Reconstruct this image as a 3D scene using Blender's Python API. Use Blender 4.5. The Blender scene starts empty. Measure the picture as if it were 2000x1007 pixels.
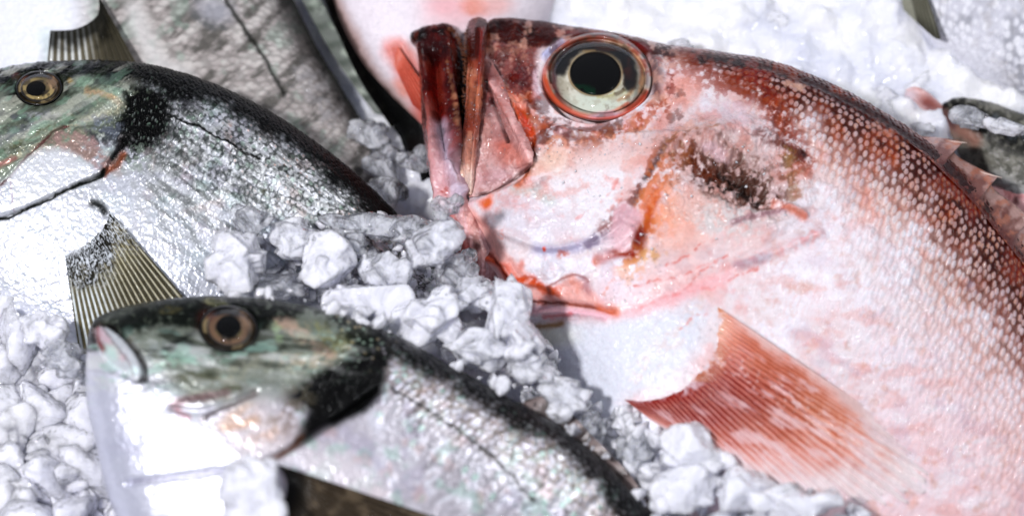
import bpy, math, random
import numpy as np
rng = np.random.default_rng(7); random.seed(7)
S = bpy.context.scene
C = S.collection
# ------------------------------------------------------------------ camera, world, lamps, exposure
TH = math.radians(26.0); DIST = 0.83; FPX = 2000*100/36.0
camd = bpy.data.cameras.new('camera'); cam = bpy.data.objects.new('camera', camd); C.objects.link(cam)
S.camera = cam
camd.sensor_width = 36; camd.lens = 100; camd.clip_start = 0.05; camd.clip_end = 50
cam.location = (0, -math.sin(TH)*DIST, math.cos(TH)*DIST); cam.rotation_euler = (TH, 0, 0)
camd.dof.use_dof = True; camd.dof.focus_distance = DIST-0.023; camd.dof.aperture_fstop = 5.6
W_ = bpy.data.worlds.new('World'); S.world = W_; W_.use_nodes = True
W_.node_tree.nodes['Background'].inputs[0].default_value = (0.80, 0.85, 1.0, 1)
W_.node_tree.nodes['Background'].inputs[1].default_value = 0.24
def area(name, loc, tgt, size, power, col):
    l = bpy.data.lights.new(name, 'AREA'); l.energy = power; l.size = size; l.color = col
    o = bpy.data.objects.new(name, l); C.objects.link(o); o.location = loc
    d = np.array(tgt, float)-np.array(loc, float)
    from mathutils import Vector
    o.rotation_euler = Vector(d).to_track_quat('-Z', 'Y').to_euler()
    return o
area('key_lamp', (-0.50, -0.22, 0.86), (0, 0, 0), 0.10, 8.8, (0.965, 0.955, 1.0))
area('fill_lamp', (0.45, 0.35, 0.80), (0.02, 0, 0), 0.07, 3.0, (0.95, 0.96, 1.0))  # added fill light from the upper right, no such lamp in view
S.view_settings.view_transform = 'Standard'; S.view_settings.look = 'None'
S.view_settings.exposure = 0.12; S.view_settings.gamma = 1.0; S.view_settings.use_curve_mapping = False
S.cycles.use_denoising = True
S.cycles.max_bounces = 10; S.cycles.transmission_bounces = 8; S.cycles.transparent_max_bounces = 12
S.cycles.sample_clamp_indirect = 6

# ------------------------------------------------------------------ geometry of the view
RT = np.array([1., 0, 0]); UP = np.array([0, math.cos(TH), math.sin(TH)]); BK = np.array([0, -math.sin(TH), math.cos(TH)])
CP = BK*DIST
def W(px, py, z):
    "world point at height z (metres) seen at photo pixel px,py"
    px = np.asarray(px, float); py = np.asarray(py, float); z = np.asarray(z, float)
    d = ((px-1000)/FPX)[..., None]*RT + ((503.5-py)/FPX)[..., None]*UP - BK
    t = (z-CP[2])/d[..., 2]
    return CP + d*t[..., None]
def proj(P):
    v = P-CP; zc = -(v@BK)
    return 1000+FPX*(v@RT)/zc, 503.5-FPX*(v@UP)/zc
MM = 0.001; PX = 0.000149

# ------------------------------------------------------------------ noise
def _h(ix, iy, seed):
    n = (ix.astype(np.int64)*374761393 + iy.astype(np.int64)*668265263 + seed*1442695041) & 0xffffffff
    n = ((n ^ (n >> 13))*1274126177) & 0xffffffff
    return ((n ^ (n >> 16)) & 0xffffff)/float(0xffffff)
def vn(x, y, seed=0):
    ix = np.floor(x); iy = np.floor(y); fx = x-ix; fy = y-iy
    fx = fx*fx*(3-2*fx); fy = fy*fy*(3-2*fy)
    a = _h(ix, iy, seed); b = _h(ix+1, iy, seed); c = _h(ix, iy+1, seed); d = _h(ix+1, iy+1, seed)
    return (a*(1-fx)+b*fx)*(1-fy)+(c*(1-fx)+d*fx)*fy
def fbm(x, y, scale, oct=4, seed=0, gain=0.55):
    "0..1 centred on .5; scale = size in px of the largest feature"
    s = 0; a = 1; t = 0; f = 1.0/scale
    for k in range(oct):
        c, sn = math.cos(k*1.3+.4), math.sin(k*1.3+.4)
        s = s + a*vn((x*c-y*sn)*f+17*k, (x*sn+y*c)*f-9*k, seed+k*31); t += a; a *= gain; f *= 2.03
    return s/t
def worley(x, y, scale, seed=0, jit=0.8):
    "distance to nearest point, to second, and the id of the nearest"
    gx = x/scale; gy = y/scale; ix = np.floor(gx); iy = np.floor(gy)
    d1 = np.full(gx.shape, 9.); d2 = np.full(gx.shape, 9.); idn = np.zeros(gx.shape)
    for i in (-1, 0, 1):
        for j in (-1, 0, 1):
            cx = ix+i; cy = iy+j
            px = cx+.5+jit*(_h(cx, cy, seed)-.5); py = cy+.5+jit*(_h(cx, cy, seed+5)-.5)
            d = np.hypot(gx-px, gy-py); n = _h(cx, cy, seed+9)
            m = d < d1
            d2 = np.where(m, d1, np.minimum(d2, d)); idn = np.where(m, n, idn); d1 = np.where(m, d, d1)
    return d1, d2, idn
def ss(a, b, x):
    t = np.clip((x-a)/(b-a), 0, 1); return t*t*(3-2*t)
def hx(s):
    s = s.lstrip('#'); v = np.array([int(s[i:i+2], 16)/255. for i in (0, 2, 4)])
    return np.where(v <= .04045, v/12.92, ((v+.055)/1.055)**2.4)
def seg_dist(x, y, pts):
    d = np.full(x.shape, 1e9)
    for (ax, ay), (bx, by) in zip(pts[:-1], pts[1:]):
        vx, vy = bx-ax, by-ay; L = vx*vx+vy*vy+1e-9
        t = np.clip(((x-ax)*vx+(y-ay)*vy)/L, 0, 1)
        d = np.minimum(d, np.hypot(x-ax-t*vx, y-ay-t*vy))
    return d
def smooth_line(pts, n=8, closed=False):
    P = np.array(pts, float); N = len(P); out = []
    rngk = range(N if closed else N-1)
    for i in rngk:
        if closed: p0, p1, p2, p3 = P[(i-1) % N], P[i], P[(i+1) % N], P[(i+2) % N]
        else: p0, p1, p2, p3 = P[max(i-1, 0)], P[i], P[i+1], P[min(i+2, N-1)]
        for k in range(n):
            t = k/n
            out.append(.5*((2*p1)+(-p0+p2)*t+(2*p0-5*p1+4*p2-p3)*t*t+(-p0+3*p1-3*p2+p3)*t**3))
    if not closed: out.append(P[-1])
    return np.array(out)
def poly_sd(x, y, pts):
    "signed distance, positive inside"
    d = seg_dist(x, y, list(map(tuple, pts))+[tuple(pts[0])]); ins = np.zeros(x.shape, bool)
    P = list(pts)
    for (ax, ay), (bx, by) in zip(P, P[1:]+[P[0]]):
        c = (ay > y) != (by > y)
        with np.errstate(divide='ignore', invalid='ignore'):
            xx = (bx-ax)*(y-ay)/(by-ay+1e-12)+ax
        ins ^= c & (x < xx)
    return np.where(ins, d, -d)

class Paint:
    "pigment of a surface, in photo-pixel coordinates of its own vertices"
    def __init__(s, x, y, base, warp=6, wscale=28, seed=3):
        s.x, s.y = x, y; s.seed = seed
        s.n1 = fbm(x, y, wscale, 4, seed)-.5; s.n2 = fbm(x+300, y-170, wscale, 4, seed+50)-.5
        s.fine = fbm(x, y, 9, 3, seed+80)
        s.wx = x+2*warp*s.n1; s.wy = y+2*warp*s.n2
        s.c = np.repeat(hx(base)[None], len(x), 0)
    def mix(s, col, m):
        col = hx(col) if isinstance(col, str) else col
        s.c += (col-s.c)*np.clip(m, 0, 1)[:, None]
    def _box(s, x0, x1, y0, y1):
        return np.nonzero((s.wx > x0) & (s.wx < x1) & (s.wy > y0) & (s.wy < y1))[0]
    def _put(s, idx, col, m, speck):
        if speck:
            m = m*np.clip(.5+(s.fine[idx]-.5+ (m-.5)*.5)*(2+8*speck), 0, 1) if speck > 0 else m
        s.c[idx] += (hx(col)-s.c[idx])*np.clip(m, 0, 1)[:, None]
    def e(s, cx, cy, rx, ry, ang, col, a=1, soft=.7, speck=0):
        R = max(rx, ry)*(1+soft)+2; i = s._box(cx-R, cx+R, cy-R, cy+R)
        if not len(i): return
        t = math.radians(ang); dx = s.wx[i]-cx; dy = s.wy[i]-cy
        u = (dx*math.cos(t)+dy*math.sin(t))/rx; v = (-dx*math.sin(t)+dy*math.cos(t))/ry
        s._put(i, col, a*(1-ss(1-soft, 1+soft, np.hypot(u, v))), speck)
    def s_(s, pts, w, col, a=1, soft=.95, speck=0, sm=True):
        P = smooth_line(pts, 5) if sm and len(pts) > 2 else np.array(pts, float)
        R = w*(1+soft)+2; i = s._box(P[:, 0].min()-R, P[:, 0].max()+R, P[:, 1].min()-R, P[:, 1].max()+R)
        if not len(i): return
        d = seg_dist(s.wx[i], s.wy[i], list(map(tuple, P)))
        s._put(i, col, a*(1-ss(w*(1-soft), w*(1+soft), d)), speck)
    def p(s, pts, soft, col, a=1, speck=0, sm=True):
        P = smooth_line(pts, 5, True) if sm else np.array(pts, float)
        i = s._box(P[:, 0].min()-soft, P[:, 0].max()+soft, P[:, 1].min()-soft, P[:, 1].max()+soft)
        if not len(i): return
        s._put(i, col, a*ss(-soft, soft, poly_sd(s.wx[i], s.wy[i], list(map(tuple, P)))), speck)

# ------------------------------------------------------------------ materials
def new_mat(name):
    m = bpy.data.materials.new(name); m.use_nodes = True; nt = m.node_tree; nt.nodes.clear()
    return m, nt, (lambda t, **k: _node(nt, t, **k))
def _node(nt, t, **k):
    n = nt.nodes.new(t)
    for a, v in k.items():
        if a.startswith('i_'): n.inputs[a[2:].replace('_', ' ')].default_value = v
        else: setattr(n, a, v)
    return n
def skin_mat(name, rough=.38, coat=.5, metallic=0.0, bump=.25, bscale=900, drops=.5, sss=0.0, coat_rough=.08, hue=0.0):
    m, nt, N = new_mat(name); L = nt.links.new
    out = N('ShaderNodeOutputMaterial'); b = N('ShaderNodeBsdfPrincipled')
    at = N('ShaderNodeAttribute', attribute_name='Col'); tc = N('ShaderNodeTexCoord')
    n1 = N('ShaderNodeTexNoise'); n1.inputs['Scale'].default_value = bscale; n1.inputs['Detail'].default_value = 5
    L(tc.outputs['Object'], n1.inputs['Vector'])
    # small change of tone from a fine noise
    mr = N('ShaderNodeMapRange'); mr.inputs[1].default_value = .3; mr.inputs[2].default_value = .7; mr.inputs[3].default_value = .91; mr.inputs[4].default_value = 1.05
    L(n1.outputs[0], mr.inputs[0])
    mx = N('ShaderNodeVectorMath', operation='SCALE'); L(at.outputs['Color'], mx.inputs[0]); L(mr.outputs[0], mx.inputs['Scale'])
    L(mx.outputs[0], b.inputs['Base Color'])
    bm = N('ShaderNodeBump'); bm.inputs['Strength'].default_value = bump; bm.inputs['Distance'].default_value = .0006
    L(n1.outputs[0], bm.inputs['Height']); L(bm.outputs[0], b.inputs['Normal'])
    # water film with droplets: bumps of the coat only
    v = N('ShaderNodeTexVoronoi'); v.inputs['Scale'].default_value = 520; L(tc.outputs['Object'], v.inputs['Vector'])
    m2 = N('ShaderNodeMapRange', interpolation_type='SMOOTHSTEP'); m2.inputs[1].default_value = .0; m2.inputs[2].default_value = .32; m2.inputs[3].default_value = 1; m2.inputs[4].default_value = 0
    L(v.outputs['Distance'], m2.inputs[0])
    n2 = N('ShaderNodeTexNoise'); n2.inputs['Scale'].default_value = 800; n2.inputs['Detail'].default_value = 3; L(tc.outputs['Object'], n2.inputs['Vector'])
    ad = N('ShaderNodeMath', operation='MULTIPLY_ADD'); L(m2.outputs[0], ad.inputs[0]); ad.inputs[1].default_value = drops; L(n2.outputs[0], ad.inputs[2])
    bc = N('ShaderNodeBump'); bc.inputs['Strength'].default_value = .6; bc.inputs['Distance'].default_value = .0007
    L(ad.outputs[0], bc.inputs['Height']); L(bc.outputs[0], b.inputs['Coat Normal'])
    b.inputs['Roughness'].default_value = rough; b.inputs['Coat Weight'].default_value = coat; b.inputs['Coat Roughness'].default_value = coat_rough*.7
    b.inputs['Metallic'].default_value = metallic; # pale platelets under the skin shine, black pigment does not
    lu = N('ShaderNodeRGBToBW'); L(at.outputs['Color'], lu.inputs[0])
    for nm_, top in (('Coat Weight', coat), ('Specular IOR Level', .4)):
        q = N('ShaderNodeMapRange'); q.inputs[1].default_value = .004; q.inputs[2].default_value = .16; q.inputs[3].default_value = top*.22; q.inputs[4].default_value = top
        L(lu.outputs[0], q.inputs[0]); L(q.outputs[0], b.inputs[nm_])
    if sss:
        b.inputs['Subsurface Weight'].default_value = sss; b.inputs['Subsurface Radius'].default_value = (1, .45, .35); b.inputs['Subsurface Scale'].default_value = .0025
    L(b.outputs[0], out.inputs[0]); return m
M_RED = skin_mat('wet_red_fish_skin', .40, .70, 0, .20, 1100, .6, sss=.10)
M_FLESH = skin_mat('wet_flesh', .24, 1.0, 0, .40, 700, .5, sss=.12, coat_rough=.04)
M_SILVER = skin_mat('wet_silver_skin', .34, .65, .42, .22, 1500, .15)
M_FIN = skin_mat('wet_fin_membrane', .35, .6, 0, .3, 1500, .6)
M_DULL = skin_mat('far_fish_skin', .5, .22, 0, .4, 800, .6)
def eye_mat(name, rough, coat):
    m, nt, N = new_mat(name); L = nt.links.new
    out = N('ShaderNodeOutputMaterial'); b = N('ShaderNodeBsdfPrincipled'); at = N('ShaderNodeAttribute', attribute_name='Col')
    tc = N('ShaderNodeTexCoord'); n = N('ShaderNodeTexNoise'); n.inputs['Scale'].default_value = 900; n.inputs['Detail'].default_value = 4
    L(tc.outputs['Object'], n.inputs['Vector'])
    bm = N('ShaderNodeBump'); bm.inputs['Strength'].default_value = .12; bm.inputs['Distance'].default_value = .0004
    L(n.outputs[0], bm.inputs['Height']); L(bm.outputs[0], b.inputs['Normal'])
    L(at.outputs['Color'], b.inputs['Base Color']); b.inputs['Roughness'].default_value = rough
    b.inputs['Coat Weight'].default_value = coat; b.inputs['Coat Roughness'].default_value = .04
    L(b.outputs[0], out.inputs[0]); return m
M_IRIS = eye_mat('moist_iris', .35, .3); M_PUPIL = eye_mat('glossy_pupil', .18, .0); M_PUPIL.node_tree.nodes['Principled BSDF'].inputs['Specular IOR Level'].default_value = .12
def cornea_mat():
    m, nt, N = new_mat('clear_cornea'); L = nt.links.new
    out = N('ShaderNodeOutputMaterial'); t = N('ShaderNodeBsdfTransparent'); g = N('ShaderNodeBsdfGlossy'); g.inputs['Roughness'].default_value = .03
    f = N('ShaderNodeFresnel'); f.inputs[0].default_value = 1.30; mx = N('ShaderNodeMixShader')
    L(f.outputs[0], mx.inputs[0]); L(t.outputs[0], mx.inputs[1]); L(g.outputs[0], mx.inputs[2]); L(mx.outputs[0], out.inputs[0]); return m
M_CORNEA = cornea_mat()
def ice_mat(name, tint, lo, hi, a0, a1, scale=150):
    """wet crushed ice: milky with trapped air where the noise is high, letting the light and what lies behind
    through elsewhere and at its thin edges, under a glossy bubbly surface"""
    m, nt, N = new_mat(name); L = nt.links.new
    out = N('ShaderNodeOutputMaterial'); tc = N('ShaderNodeTexCoord')
    n = N('ShaderNodeTexNoise'); n.inputs['Scale'].default_value = scale; n.inputs['Detail'].default_value = 8; n.inputs['Roughness'].default_value = .72; n.inputs['Distortion'].default_value = .6
    L(tc.outputs['Object'], n.inputs['Vector'])
    lw = N('ShaderNodeLayerWeight'); lw.inputs[0].default_value = .45
    th = N('ShaderNodeMath', operation='MULTIPLY_ADD'); L(lw.outputs['Facing'], th.inputs[0]); th.inputs[1].default_value = -.16; L(n.outputs[0], th.inputs[2])
    mr = N('ShaderNodeMapRange', interpolation_type='SMOOTHSTEP'); mr.inputs[1].default_value = lo; mr.inputs[2].default_value = hi; mr.inputs[3].default_value = a0; mr.inputs[4].default_value = a1; L(th.outputs[0], mr.inputs[0])
    bn = N('ShaderNodeTexNoise'); bn.inputs['Scale'].default_value = 260; bn.inputs['Detail'].default_value = 3; L(tc.outputs['Object'], bn.inputs['Vector'])
    vo = N('ShaderNodeTexVoronoi', feature='F1'); vo.inputs['Scale'].default_value = 420; L(tc.outputs['Object'], vo.inputs['Vector'])
    ad = N('ShaderNodeMath', operation='MULTIPLY_ADD'); L(vo.outputs['Distance'], ad.inputs[0]); ad.inputs[1].default_value = .7; L(bn.outputs[0], ad.inputs[2])
    bm = N('ShaderNodeBump'); bm.inputs['Strength'].default_value = 1.0; bm.inputs['Distance'].default_value = .0024; L(ad.outputs[0], bm.inputs['Height'])
    b2 = N('ShaderNodeBump'); b2.inputs['Strength'].default_value = .45; b2.inputs['Distance'].default_value = .0012; L(ad.outputs[0], b2.inputs['Height'])
    mk = N('ShaderNodeBsdfPrincipled'); mk.inputs['Base Color'].default_value = (*tint, 1); mk.inputs['Roughness'].default_value = .5; mk.inputs['Specular IOR Level'].default_value = .2; L(b2.outputs[0], mk.inputs['Normal'])
    mk.inputs['Subsurface Weight'].default_value = .7; mk.inputs['Subsurface Radius'].default_value = (1, 1, 1.1); mk.inputs['Subsurface Scale'].default_value = .003
    g = N('ShaderNodeBsdfRefraction'); g.inputs['IOR'].default_value = 1.18; g.inputs['Roughness'].default_value = .02; g.inputs['Color'].default_value = (.97, .98, 1, 1); L(bm.outputs[0], g.inputs['Normal'])
    tr = N('ShaderNodeBsdfTransparent'); tr.inputs[0].default_value = (.965, .975, 1, 1)
    cl = N('ShaderNodeMixShader'); cl.inputs[0].default_value = .6; L(g.outputs[0], cl.inputs[1]); L(tr.outputs[0], cl.inputs[2])
    bd = N('ShaderNodeMixShader'); L(mr.outputs[0], bd.inputs[0]); L(cl.outputs[0], bd.inputs[1]); L(mk.outputs[0], bd.inputs[2])
    gl = N('ShaderNodeBsdfGlossy'); gl.inputs['Roughness'].default_value = .045; L(bm.outputs[0], gl.inputs['Normal'])
    fr = N('ShaderNodeFresnel'); fr.inputs[0].default_value = 1.5; L(bm.outputs[0], fr.inputs['Normal'])
    mx = N('ShaderNodeMixShader'); L(fr.outputs[0], mx.inputs[0]); L(bd.outputs[0], mx.inputs[1]); L(gl.outputs[0], mx.inputs[2])
    L(mx.outputs[0], out.inputs[0]); return m
M_ICE_W = ice_mat('cloudy_ice', (.86, .865, .985), .24, .54, .42, .92)
M_ICE_M = ice_mat('half_clear_ice', (.86, .87, .985), .28, .56, .24, .84)
M_ICE_BG = ice_mat('soft_far_ice', (.86, .865, .97), .2, .5, .6, .95, 90)
M_ICE_C = ice_mat('clear_ice', (.86, .88, .985), .33, .62, .08, .62)
def bed_mat():
    m, nt, N = new_mat('packed_ice'); L = nt.links.new
    out = N('ShaderNodeOutputMaterial'); tc = N('ShaderNodeTexCoord'); b = N('ShaderNodeBsdfPrincipled')
    n = N('ShaderNodeTexNoise'); n.inputs['Scale'].default_value = 60; n.inputs['Detail'].default_value = 7; L(tc.outputs['Object'], n.inputs['Vector'])
    cr = N('ShaderNodeValToRGB'); cr.color_ramp.elements[0].position = .33; cr.color_ramp.elements[0].color = (.74, .76, .86, 1)
    cr.color_ramp.elements[1].position = .6; cr.color_ramp.elements[1].color = (.93, .93, .98, 1); L(n.outputs[0], cr.inputs[0]); L(cr.outputs[0], b.inputs['Base Color'])
    bn = N('ShaderNodeTexNoise'); bn.inputs['Scale'].default_value = 300; bn.inputs['Detail'].default_value = 6; L(tc.outputs['Object'], bn.inputs['Vector'])
    bm = N('ShaderNodeBump'); bm.inputs['Strength'].default_value = .8; bm.inputs['Distance'].default_value = .002; L(bn.outputs[0], bm.inputs['Height']); L(bm.outputs[0], b.inputs['Normal'])
    b.inputs['Roughness'].default_value = .3; b.inputs['Coat Weight'].default_value = .4; b.inputs['Coat Roughness'].default_value = .1; b.inputs['Subsurface Weight'].default_value = .7; b.inputs['Subsurface Radius'].default_value = (1, 1, 1.1); b.inputs['Subsurface Scale'].default_value = .006
    L(b.outputs[0], out.inputs[0]); return m
M_BED = bed_mat()

# ------------------------------------------------------------------ object helpers
def mesh_obj(name, V, F, mat, parent=None, col=None, smooth=True, matidx=None):
    me = bpy.data.meshes.new(name); V = np.ascontiguousarray(V, dtype=np.float32); F = np.asarray(F, dtype=np.int32)
    k = F.shape[1]; me.vertices.add(len(V)); me.vertices.foreach_set('co', V.ravel())
    me.loops.add(F.size); me.loops.foreach_set('vertex_index', F.ravel())
    me.polygons.add(len(F)); me.polygons.foreach_set('loop_start', np.arange(0, F.size, k, dtype=np.int32))
    me.polygons.foreach_set('loop_total', np.full(len(F), k, dtype=np.int32))
    me.update(calc_edges=True); me.validate()
    me.polygons.foreach_set('use_smooth', np.full(len(me.polygons), smooth, dtype=bool))
    if col is not None:
        lum = col@np.array([.25, .6, .15]); col = lum[:, None]+(col-lum[:, None])*1.12
        col = np.clip(col*(np.clip(lum/.5, .002, 1)**.42)[:, None], .0015, .97)*(.87 if 'skin' in mat.name or 'fin' in mat.name else .95)
        ca = me.color_attributes.new('Col', 'FLOAT_COLOR', 'POINT')
        ca.data.foreach_set('color', np.concatenate([col, np.ones((len(col), 1))], 1).astype(np.float32).ravel())
    me.materials.append(mat)
    o = bpy.data.objects.new(name, me); C.objects.link(o)
    if parent is not None:
        o.parent = parent; o.matrix_parent_inverse = parent.matrix_basis.inverted()
    return o
def empty(name, loc, label, cat, group=None):
    o = bpy.data.objects.new(name, None); C.objects.link(o); o.location = loc; o.empty_display_size = .01
    o['label'] = label; o['category'] = cat
    if group: o['group'] = group
    return o
def sub(o, parent):
    o.parent = parent
    return o
def interp_rows(rows, n):
    P = smooth_line(rows, 12); d = np.r_[0, np.cumsum(np.hypot(np.diff((P[:, 0]+P[:, 3])/2), np.diff((P[:, 1]+P[:, 4])/2))+1e-6)]
    t = np.linspace(0, d[-1], n); return np.stack([np.interp(t, d, P[:, k]) for k in range(P.shape[1])], 1), t
def grid_normals(G):
    du = np.gradient(G, axis=0); dv = np.gradient(G, axis=1); N = np.cross(du, dv)
    return N/(np.linalg.norm(N, axis=2, keepdims=True)+1e-12)
class Loft:
    """closed solid between two edge curves. rows: (dx,dy,dz, vx,vy,vz, H): edge pixels with their heights z in mm and half thickness H in mm"""
    def __init__(s, rows, n, m, power=1.0, mb=None, hb=1.0):
        R, s.arc = interp_rows(rows, n); mb = mb or max(8, m//8)
        D = W(R[:, 0], R[:, 1], R[:, 2]*MM); V = W(R[:, 3], R[:, 4], R[:, 5]*MM); H = R[:, 6]*MM
        th = np.linspace(0, math.pi, m); tb = np.linspace(math.pi, 2*math.pi, mb+2)[1:-1]
        s.n, s.m, s.mt = n, m+mb, m
        thv = np.r_[th, tb]; c = (1-np.cos(thv))/2
        sn = np.sign(np.sin(thv))*np.abs(np.sin(thv))**power; sn = np.where(sn < 0, sn*hb, sn)
        s.H = H
        G = D[:, None]+(V-D)[:, None]*c[None, :, None]; G[..., 2] += H[:, None]*sn[None]
        s.G = G; s.c = np.repeat(c[None], n, 0); s.th = np.repeat(thv[None], n, 0)
        s.a = np.repeat(s.arc[:, None], s.m, 1)
        s.wid = np.hypot(R[:, 0]-R[:, 3], R[:, 1]-R[:, 4])
        s.x, s.y = [k for k in proj(G.reshape(-1, 3))]
        Gp = np.concatenate([G[:, -1:], G, G[:, :1]], 1)
        N = grid_normals(Gp)[:, 1:-1]
        mid = G.mean(axis=1, keepdims=True); flip = np.sum(N*(G-mid), axis=(1, 2)).sum() < 0
        s.N = -N if flip else N; s.flip = flip
        s.top = np.sin(s.th).ravel() >= -1e-6
    def flat(s, k): return getattr(s, k).reshape(-1)
    def displace(s, h):
        "h in mm along the normal, only on the upper side"
        s.G = s.G+s.N*(h.reshape(s.n, s.m)*MM*np.clip(np.sin(s.th)*6+.15, 0, 1))[..., None]
    def faces(s):
        i = np.arange(s.n-1)[:, None]; j = np.arange(s.m)[None]; j2 = (j+1) % s.m
        f = np.stack([i*s.m+j, (i+1)*s.m+j, (i+1)*s.m+j2, i*s.m+j2], -1).reshape(-1, 4)
        return f if not s.flip else f[:, ::-1]
    def build(s, name, mat, parent, col, cuts=()):
        """cuts: [(part name, mask over vertices, material)] taken out of the skin as parts of their own; both ends closed"""
        V = s.G.reshape(-1, 3); F = s.faces(); n0 = len(V)
        e0 = V[:s.m].mean(0); e1 = V[-s.m:].mean(0); V = np.vstack([V, e0, e1]); col = np.vstack([col, col[:s.m].mean(0), col[-s.m:].mean(0)])
        j = np.arange(s.m); j2 = (j+1) % s.m
        c0 = np.stack([np.full(s.m, n0), j, j2, j2], -1); c1 = np.stack([np.full(s.m, n0+1), (s.n-1)*s.m+j2, (s.n-1)*s.m+j, (s.n-1)*s.m+j], -1)
        own = np.zeros(len(F), int)
        for k, (nm, mask, mt) in enumerate(cuts):
            mk = mask.ravel(); own[(mk[F].sum(1) >= 4) & (own == 0)] = k+1
        objs = []
        VN = grid_normals(np.concatenate([s.G[:, -1:], s.G, s.G[:, :1]], 1))[:, 1:-1].reshape(-1, 3)*(-1 if s.flip else 1); VN = np.vstack([VN, VN[:1], VN[-1:]])
        def emit(nm, F, mt, par, caps):
            used = np.unique(F); 
            if caps: used = np.unique(np.r_[used, [n0, n0+1], c0[:, 1], c1[:, 1]])
            mp = np.zeros(len(V), int); mp[used] = np.arange(len(used))
            o = mesh_obj(nm, V[used], mp[F], mt, par, col[used])
            if len(cuts): o.data.normals_split_custom_set_from_vertices(VN[used].astype(np.float32))
            return o
        body = None
        if parent == 'TOP': parent = None
        Fb = F[own == 0]
        # end caps as thin quads (two coincident corners are avoided by pairing fan triangles)
        caps = []
        for base, sgn in ((0, 1), ((s.n-1)*s.m, -1)):
            ce = n0 if base == 0 else n0+1
            for q in range(0, s.m-1, 2):
                a, b, c = base+q, base+q+1, base+(q+2) % s.m
                caps.append([ce, a, b, c] if (sgn > 0) == s.flip else [ce, c, b, a])
            if s.m % 2: pass
        F2 = np.vstack([Fb, np.array(caps)])
        body = emit(name, F2, mat, parent, False)
        for k, (nm, mask, mt) in enumerate(cuts):
            if (own == k+1).any(): objs.append(emit(nm, F[own == k+1], mt, parent, False))
        return body, objs
    def zmap(s, X, Y):
        if not hasattr(s, '_zm'):
            k = s.top; cx = ((s.x[k]+600)/5).astype(int); cy = ((s.y[k]+600)/5).astype(int); z = s.G.reshape(-1, 3)[k][:, 2]/MM
            ok = (cx >= 0) & (cx < 800) & (cy >= 0) & (cy < 500); idx = cx[ok]*500+cy[ok]
            m = np.full(800*500, -1e3); np.maximum.at(m, idx, z[ok]); m = m.reshape(800, 500)
            for _ in range(4):
                e = m < -900; n = np.max([np.roll(m, d, ax) for ax in (0, 1) for d in (1, -1)], 0); m = np.where(e, n, m)
            s._zm = m
        fx = np.clip((X+600)/5-.5, 0, 798); fy = np.clip((Y+600)/5-.5, 0, 498); i = fx.astype(int); j = fy.astype(int); u = fx-i; v = fy-j; m = s._zm
        return (m[i, j]*(1-u)+m[i+1, j]*u)*(1-v)+(m[i, j+1]*(1-u)+m[i+1, j+1]*u)*v
    def z_at(s, px, py):
        k = s.top; d = (s.x[k]-px)**2+(s.y[k]-py)**2; return s.G.reshape(-1, 3)[k][np.argmin(d)][2]/MM
def ridge(x, y, pts, w, h, sm=True):
    P = smooth_line(pts, 5) if sm and len(pts) > 2 else np.array(pts, float); out = np.zeros(x.shape)
    R = w*3; i = np.nonzero((x > P[:, 0].min()-R) & (x < P[:, 0].max()+R) & (y > P[:, 1].min()-R) & (y < P[:, 1].max()+R))[0]
    if len(i): out[i] = h*np.exp(-(seg_dist(x[i], y[i], list(map(tuple, P)))/w)**2)
    return out
def plate(x, y, pts, soft, h):
    P = smooth_line(pts, 5, True); out = np.zeros(x.shape)
    i = np.nonzero((x > P[:, 0].min()-soft) & (x < P[:, 0].max()+soft) & (y > P[:, 1].min()-soft) & (y < P[:, 1].max()+soft))[0]
    if len(i): out[i] = h*ss(-soft, soft, poly_sd(x[i], y[i], list(map(tuple, P))))
    return out
def scales(L, pitch, rows, jit=.12, seed=0):
    "staggered scale lattice in body coordinates: returns offset along the body, across it, radius, id of the scale"
    b = L.flat('th')/math.pi*rows; a = L.flat('a')/pitch
    best = np.full(a.shape, 9.); DA = np.zeros(a.shape); DB = np.zeros(a.shape); ID = np.zeros(a.shape)
    rb = np.floor(b)
    for dj in (-1, 0, 1):
        r = rb+dj; off = .5*(np.mod(r, 2)); ka = np.floor(a-off)
        for di in (-1, 0, 1):
            q = ka+di; ca = q+off+.5+jit*2*(_h(q, r, seed)-.5); cb = r+.5+jit*2*(_h(q, r, seed+3)-.5)
            da = a-ca; db = b-cb; d = np.hypot(da, db*.95); m = d < best
            best = np.where(m, d, best); DA = np.where(m, da, DA); DB = np.where(m, db, DB); ID = np.where(m, _h(q, r, seed+7), ID)
    return DA, DB, best, ID

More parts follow.
